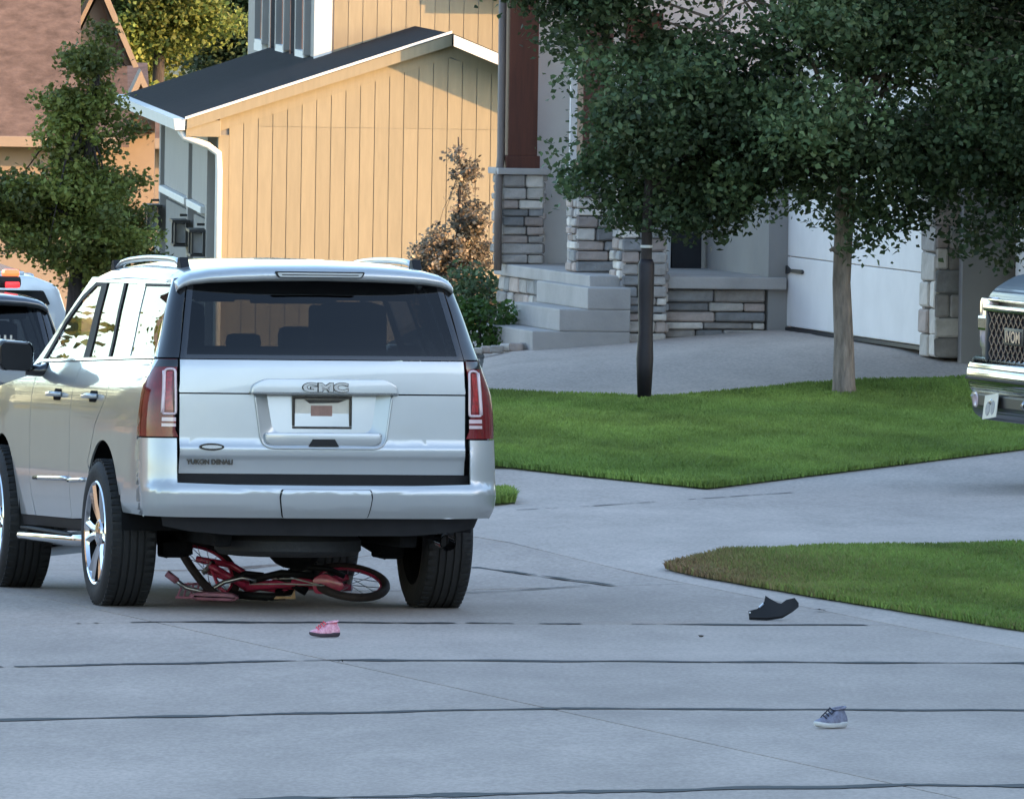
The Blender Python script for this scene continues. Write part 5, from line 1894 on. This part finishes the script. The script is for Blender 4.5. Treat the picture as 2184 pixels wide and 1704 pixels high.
bw(.36, .10, .115, (.12, -.36, .92), .205)
bw(-.43, .05, .185, (.62, -.42, .66), .195, bend=.02)
fr = MB()
fr.tube([(-.22, .0, .085), (.18, .02, .12)], .026, 8)
fr.tube([(-.24, .02, .10), (-.05, .10, .07), (.20, .06, .10)], .022, 8)
fr.tube([(.18, .02, .12), (.36, .10, .14)], .020, 8)
fr.tube([(.18, .02, .08), (.37, .10, .085)], .020, 8)
fr.tube([(-.22, .0, .085), (-.42, .02, .20)], .020, 8)
fr.tube([(-.26, .05, .11), (-.45, .10, .17)], .020, 8)
fr.build('frame', M_PINK, bike, smooth=True)
MB().tube([(-.20, -.04, .12), (-.02, -.03, .165), (.16, -.02, .15)], .02, 8).tube([(-.04, 0, .15), (.12, .03, .06)], .025, 8).build('seat_post', M_BLACK, bike, smooth=True)
gd = MB().prism(roundpoly([(.16, .05), (.30, .055), (.34, .11), (.22, .17), (.15, .14)], .03, 3), -.03, .0, 'Y', bev=.006).build('chain_guard', M_PINK, bike, auto=40)
hb_ = MB().tube([(-.62, -.06, .125), (-.55, -.07, .075), (-.44, -.06, .05), (-.34, -.05, .11), (-.24, -.04, .135), (-.16, -.05, .12)], .013, 8)
hb_.build('handlebar', M_SATIN, bike, smooth=True)
MB().tube([(-.66, -.05, .155), (-.60, -.06, .11)], .02, 8).build('handle_grip', M_PINKPALE, bike, smooth=True)
st_ = MB()
st_.prism(roundpoly([(-.50, .012), (-.28, .008), (-.25, .03), (-.29, .055), (-.47, .06), (-.53, .04)], .02, 3), -.20, -.08, 'Y', bev=.016)
st_.build('saddle', M_PINKPALE, bike, auto=40)
MB().tube([(-.30, .0, .04), (-.10, -.02, .03), (.0, .0, .035)], .022, 8).build('fender', M_BLACK, bike, smooth=True)
pd = MB().prism([(-.06, .02), (.06, .022), (.055, .075), (.035, .035), (-.05, .035)], -.05, .02, 'Y').build('pedal', P('orange_reflector', (0.5, 0.28, 0.12), 0.4, var=0.4, scale=30), bike)
MB().tube([(-.12, 0, .13), (.05, -.03, .135), (.2, -.03, .10)], .004, 5).tube([(-.2, -.03, .10), (0, -.05, .105), (.22, -.05, .10)], .004, 5).build('brake_cable', M_TRIMW, bike, smooth=True)
MB().tube([(-.36, .12, .16), (-.20, .10, .06), (-.02, .12, .12), (.10, .14, .09)], .019, 8).tube([(-.50, .10, .23), (-.30, .08, .20), (-.12, .03, .09)], .018, 8).tube([(-.42, .02, .20), (-.37, .0, .08), (-.30, -.03, .03)], .011, 8).build('bent_stay', M_PINK, bike, smooth=True)
MB().tube([(.02, .0, .17), (.12, -.01, .20), (.24, .02, .19), (.33, .04, .15)], .016, 8).tube([(-.30, -.02, .12), (-.22, -.03, .16), (-.12, -.02, .15)], .016, 8).build('crushed_fork', M_BLACK, bike, smooth=True)
bk = MB()
for q in range(6):
    bk.tube([(-.60 + q * .035, -.02, .02), (-.57 + q * .03, .02, .09 + .01 * (q % 2))], .006, 5)
bk.tube([(-.61, -.02, .02), (-.41, -.03, .018)], .008, 6).tube([(-.57, .02, .09), (-.42, .02, .10)], .008, 6).build('flattened_basket', M_PINKPALE, bike)
crank = MB().lathe([(0, .02), (.006, .055), (.012, .055), (.014, .02)], 16, 'Z', Matrix.Translation((.0, .05, .05)) @ Matrix.Rotation(R(20), 4, 'X')).build('chainring', M_BLACK, bike)

# ------------------------------------------------------------------ shoes and fragment on the road
def shoe(name, label, loc, rotz, L, M_up, M_sole, M_lace, toe_h=.55, group=None):
    """Low shoe, toe along +y: outsole, moulded upper with collar opening, tongue, laces."""
    t = thing(name, label, 'shoe', loc, rotz)
    out = []
    W = L * .19
    N = 26
    for i in range(N):
        a = 2 * math.pi * i / N
        y = math.sin(a) * L / 2
        w = W * (1.0 + .16 * math.sin(a)) * (1 - .10 * math.cos(2 * a))
        out.append((math.cos(a) * w, y))
    sh = L * .115

    def rise(y):
        q = (y / (L / 2))
        return L * .05 * max(0, q - .45) ** 1.4 * 2
    vs = []
    for (sc, z) in ((.90, .0), (1.0, sh * .25), (1.04, sh * .7), (1.0, sh)):
        vs += [(x * sc, y * sc, z + rise(y) + (sh * .25 * (1 if y < -L * .2 else 0)) * (z / sh)) for x, y in out]
    fs = []
    for k in range(3):
        for i in range(N):
            fs.append((k * N + i, k * N + (i + 1) % N, (k + 1) * N + (i + 1) % N, (k + 1) * N + i))
    fs += [tuple(range(N))[::-1], tuple(3 * N + i for i in range(N))]
    obj('sole', vs, fs, M_sole, t, True)
    rings = [(1.0, 0), (1.02, .25), (.93, .5), (.74, .78), (.62, 1.0)]
    up = []
    for (sc, h) in rings:
        for x, y in out:
            q = (y + L / 2) / L                       # 0 heel, 1 toe
            top = L * (.30 - .20 * min(1, max(0, (q - .35) / .5)) ** .8 + .03 * (1 - q))
            zz = sh * .9 + rise(y) + h * top * (.95 if h < 1 else 1)
            yy = y * (1 - (1 - sc) * .55) - (L * .07) * h * (1 if q > .4 else .2)
            up.append((x * sc, yy, zz))
    fs = []
    for k in range(len(rings) - 1):
        for i in range(N):
            fs.append((k * N + i, k * N + (i + 1) % N, (k + 1) * N + (i + 1) % N, (k + 1) * N + i))
    m = len(rings) - 1
    fs.append(tuple(m * N + i for i in range(N)))
    u = obj('upper', up, fs, M_up, t, True)
    lc = MB()
    for k in range(4):
        y = L * (.02 + k * .075)
        z = sh + L * (.305 - .055 * k)
        lc.tube([(-W * .55, y, z - .006), (0, y + L * .03, z + .010), (W * .55, y, z - .006)], L * .017, 5)
    lc.tube([(-W * .2, L * .0, sh + L * .31), (-W * .9, L * .03, sh + L * .30), (-W * .7, L * .12, sh + L * .2)], L * .013, 5)
    lc.build('laces', M_lace, t, smooth=True)
    col_ = MB()
    pts = [(W * .62 * math.cos(a), -L * .24 + L * .19 * math.sin(a), sh + L * .335 - L * .03 * math.sin(a)) for a in [2 * math.pi * i / 18 for i in range(19)]]
    col_.tube(pts, L * .026, 6, cap=False)
    col_.build('collar', M_up, t, smooth=True)
    MB().prism([(W * .52 * math.cos(a), -L * .24 + L * .17 * math.sin(a)) for a in [2 * math.pi * i / 18 for i in range(18)]], sh + L * .30, sh + L * .325, 'Z').build('lining', M_lace, t)
    return t


p = img_pt(1784, 1554)
M_SNK = P('sneaker_fabric', (0.20, 0.205, 0.27), 0.8, var=0.35, scale=40)
M_SOLE = P('sneaker_sole', (0.58, 0.58, 0.56), 0.6, var=0.12, scale=25)
M_LACE = P('dark_lace', (0.03, 0.03, 0.05), 0.8, var=0.3, scale=20)
shoe('sneaker', 'grey-blue sneaker with white sole upright on the near concrete', (p[0], p[1], Gs(*p) + .004), R(132), .205, M_SNK, M_SOLE, M_LACE)
p = img_pt(700, 1360)
M_PK = P('pink_shoe_fabric', (0.92, 0.26, 0.40), 0.7, var=0.45, scale=45, base2=(0.9, 0.55, 0.62))
M_PKSOLE = P('dark_shoe_sole', (0.045, 0.03, 0.04), 0.6, var=0.3, scale=20)
M_PKLACE = P('coral_print', (0.85, 0.10, 0.14), 0.6, var=0.3, scale=30)
shoe('child_shoe', 'small bright pink child shoe with dark sole behind the SUV', (p[0], p[1], Gs(*p) + .004), R(115), .175, M_PK, M_PKSOLE, M_PKLACE)

# curved black plastic fragment near the lawn
p = img_pt(1662, 1324)
fg = thing('plastic_fragment', 'torn curved black plastic fragment lying in front of the grass corner', 'debris', (p[0], p[1], Gs(*p) + .003), R(6))
outl = [(-.140, .0), (-.142, .045), (-.095, .060), (-.058, .098), (-.050, .132), (-.030, .118), (.015, .094), (.035, .090), (.065, .110), (.115, .120), (.138, .092), (.138, .070), (.10, .045), (.04, .014), (-.05, .0)]


def S_fr(u, v):
    y = .06 * (1 - (u / .14) ** 2) * -1 + v * .55 + .05
    return (u, y, v)


V, F, N = patch(dens(outl, .02), S_fr, frange(-.14, .14, .02), frange(0, .13, .02), thick=.006)
mb = MB().add(V, F, N)
V2, F2, N2 = patch(dens(outl, .02), S_fr, frange(-.14, .14, .02), frange(0, .13, .02), thick=0, off=-.006)
mb.add(V2, [f[::-1] for f in F2], [-n for n in N2])
fo = mb.build('shell', M_BLACK, fg)
MB().add(*patch(dens([(-.135, .006), (-.137, .03), (.0, .03), (.09, .055), (.09, .046), (.03, .016), (-.05, .006)], .02), S_fr, frange(-.14, .14, .02), (), thick=.012, off=.012)).build('flange', M_BLACK, fg)
MB().tube([S_fr(-.085, .066), S_fr(-.062, .088)], .007, 6).build('torn_edge', M_SATIN, fg)
MB().tube([S_fr(-.136, .03), S_fr(-.134, .04)], .006, 6).build('clip', M_TRIMW, fg)

# fallen leaves and specks of litter on the concrete
M_LITTER = P('dry_leaf', (0.06, 0.045, 0.03), 0.9, var=0.4, scale=20)
for k, (x, y, s_) in enumerate([(1757, 1305, .03), (735, 1415, .015), (1503, 1361, .013)]):
    p = img_pt(x, y)
    rg = random.Random(k)
    pts = [(s_ * math.cos(2 * math.pi * i / 7) * rg.uniform(.6, 1.2), s_ * 1.3 * math.sin(2 * math.pi * i / 7) * rg.uniform(.6, 1.2), rg.uniform(.002, .018)) for i in range(7)]
    o = obj('fallen_leaf', [(0, 0, .014)] + pts, [(0, i + 1, (i + 1) % 7 + 1) for i in range(7)], M_LITTER, None, loc=(p[0], p[1], Gs(*p) + .002), rot=(0, 0, k))
    tag(o, ['tiny dark leaf right of the black fragment', 'tiny dark leaf below the pink shoe', 'tiny dark leaf left of and below the black fragment', 'tiny dark leaf between two joints below the pink shoe', 'tiny dark leaf on the joint below the black fragment',
           'tiny dark leaf on the near joint at the left edge', 'tiny dark leaf left of the pink shoe', 'tiny dark speck on the driveway above the grass corner', 'tiny dark leaf nearest the lower left of the picture'][k], 'leaf', 'dry leaf litter on the street')
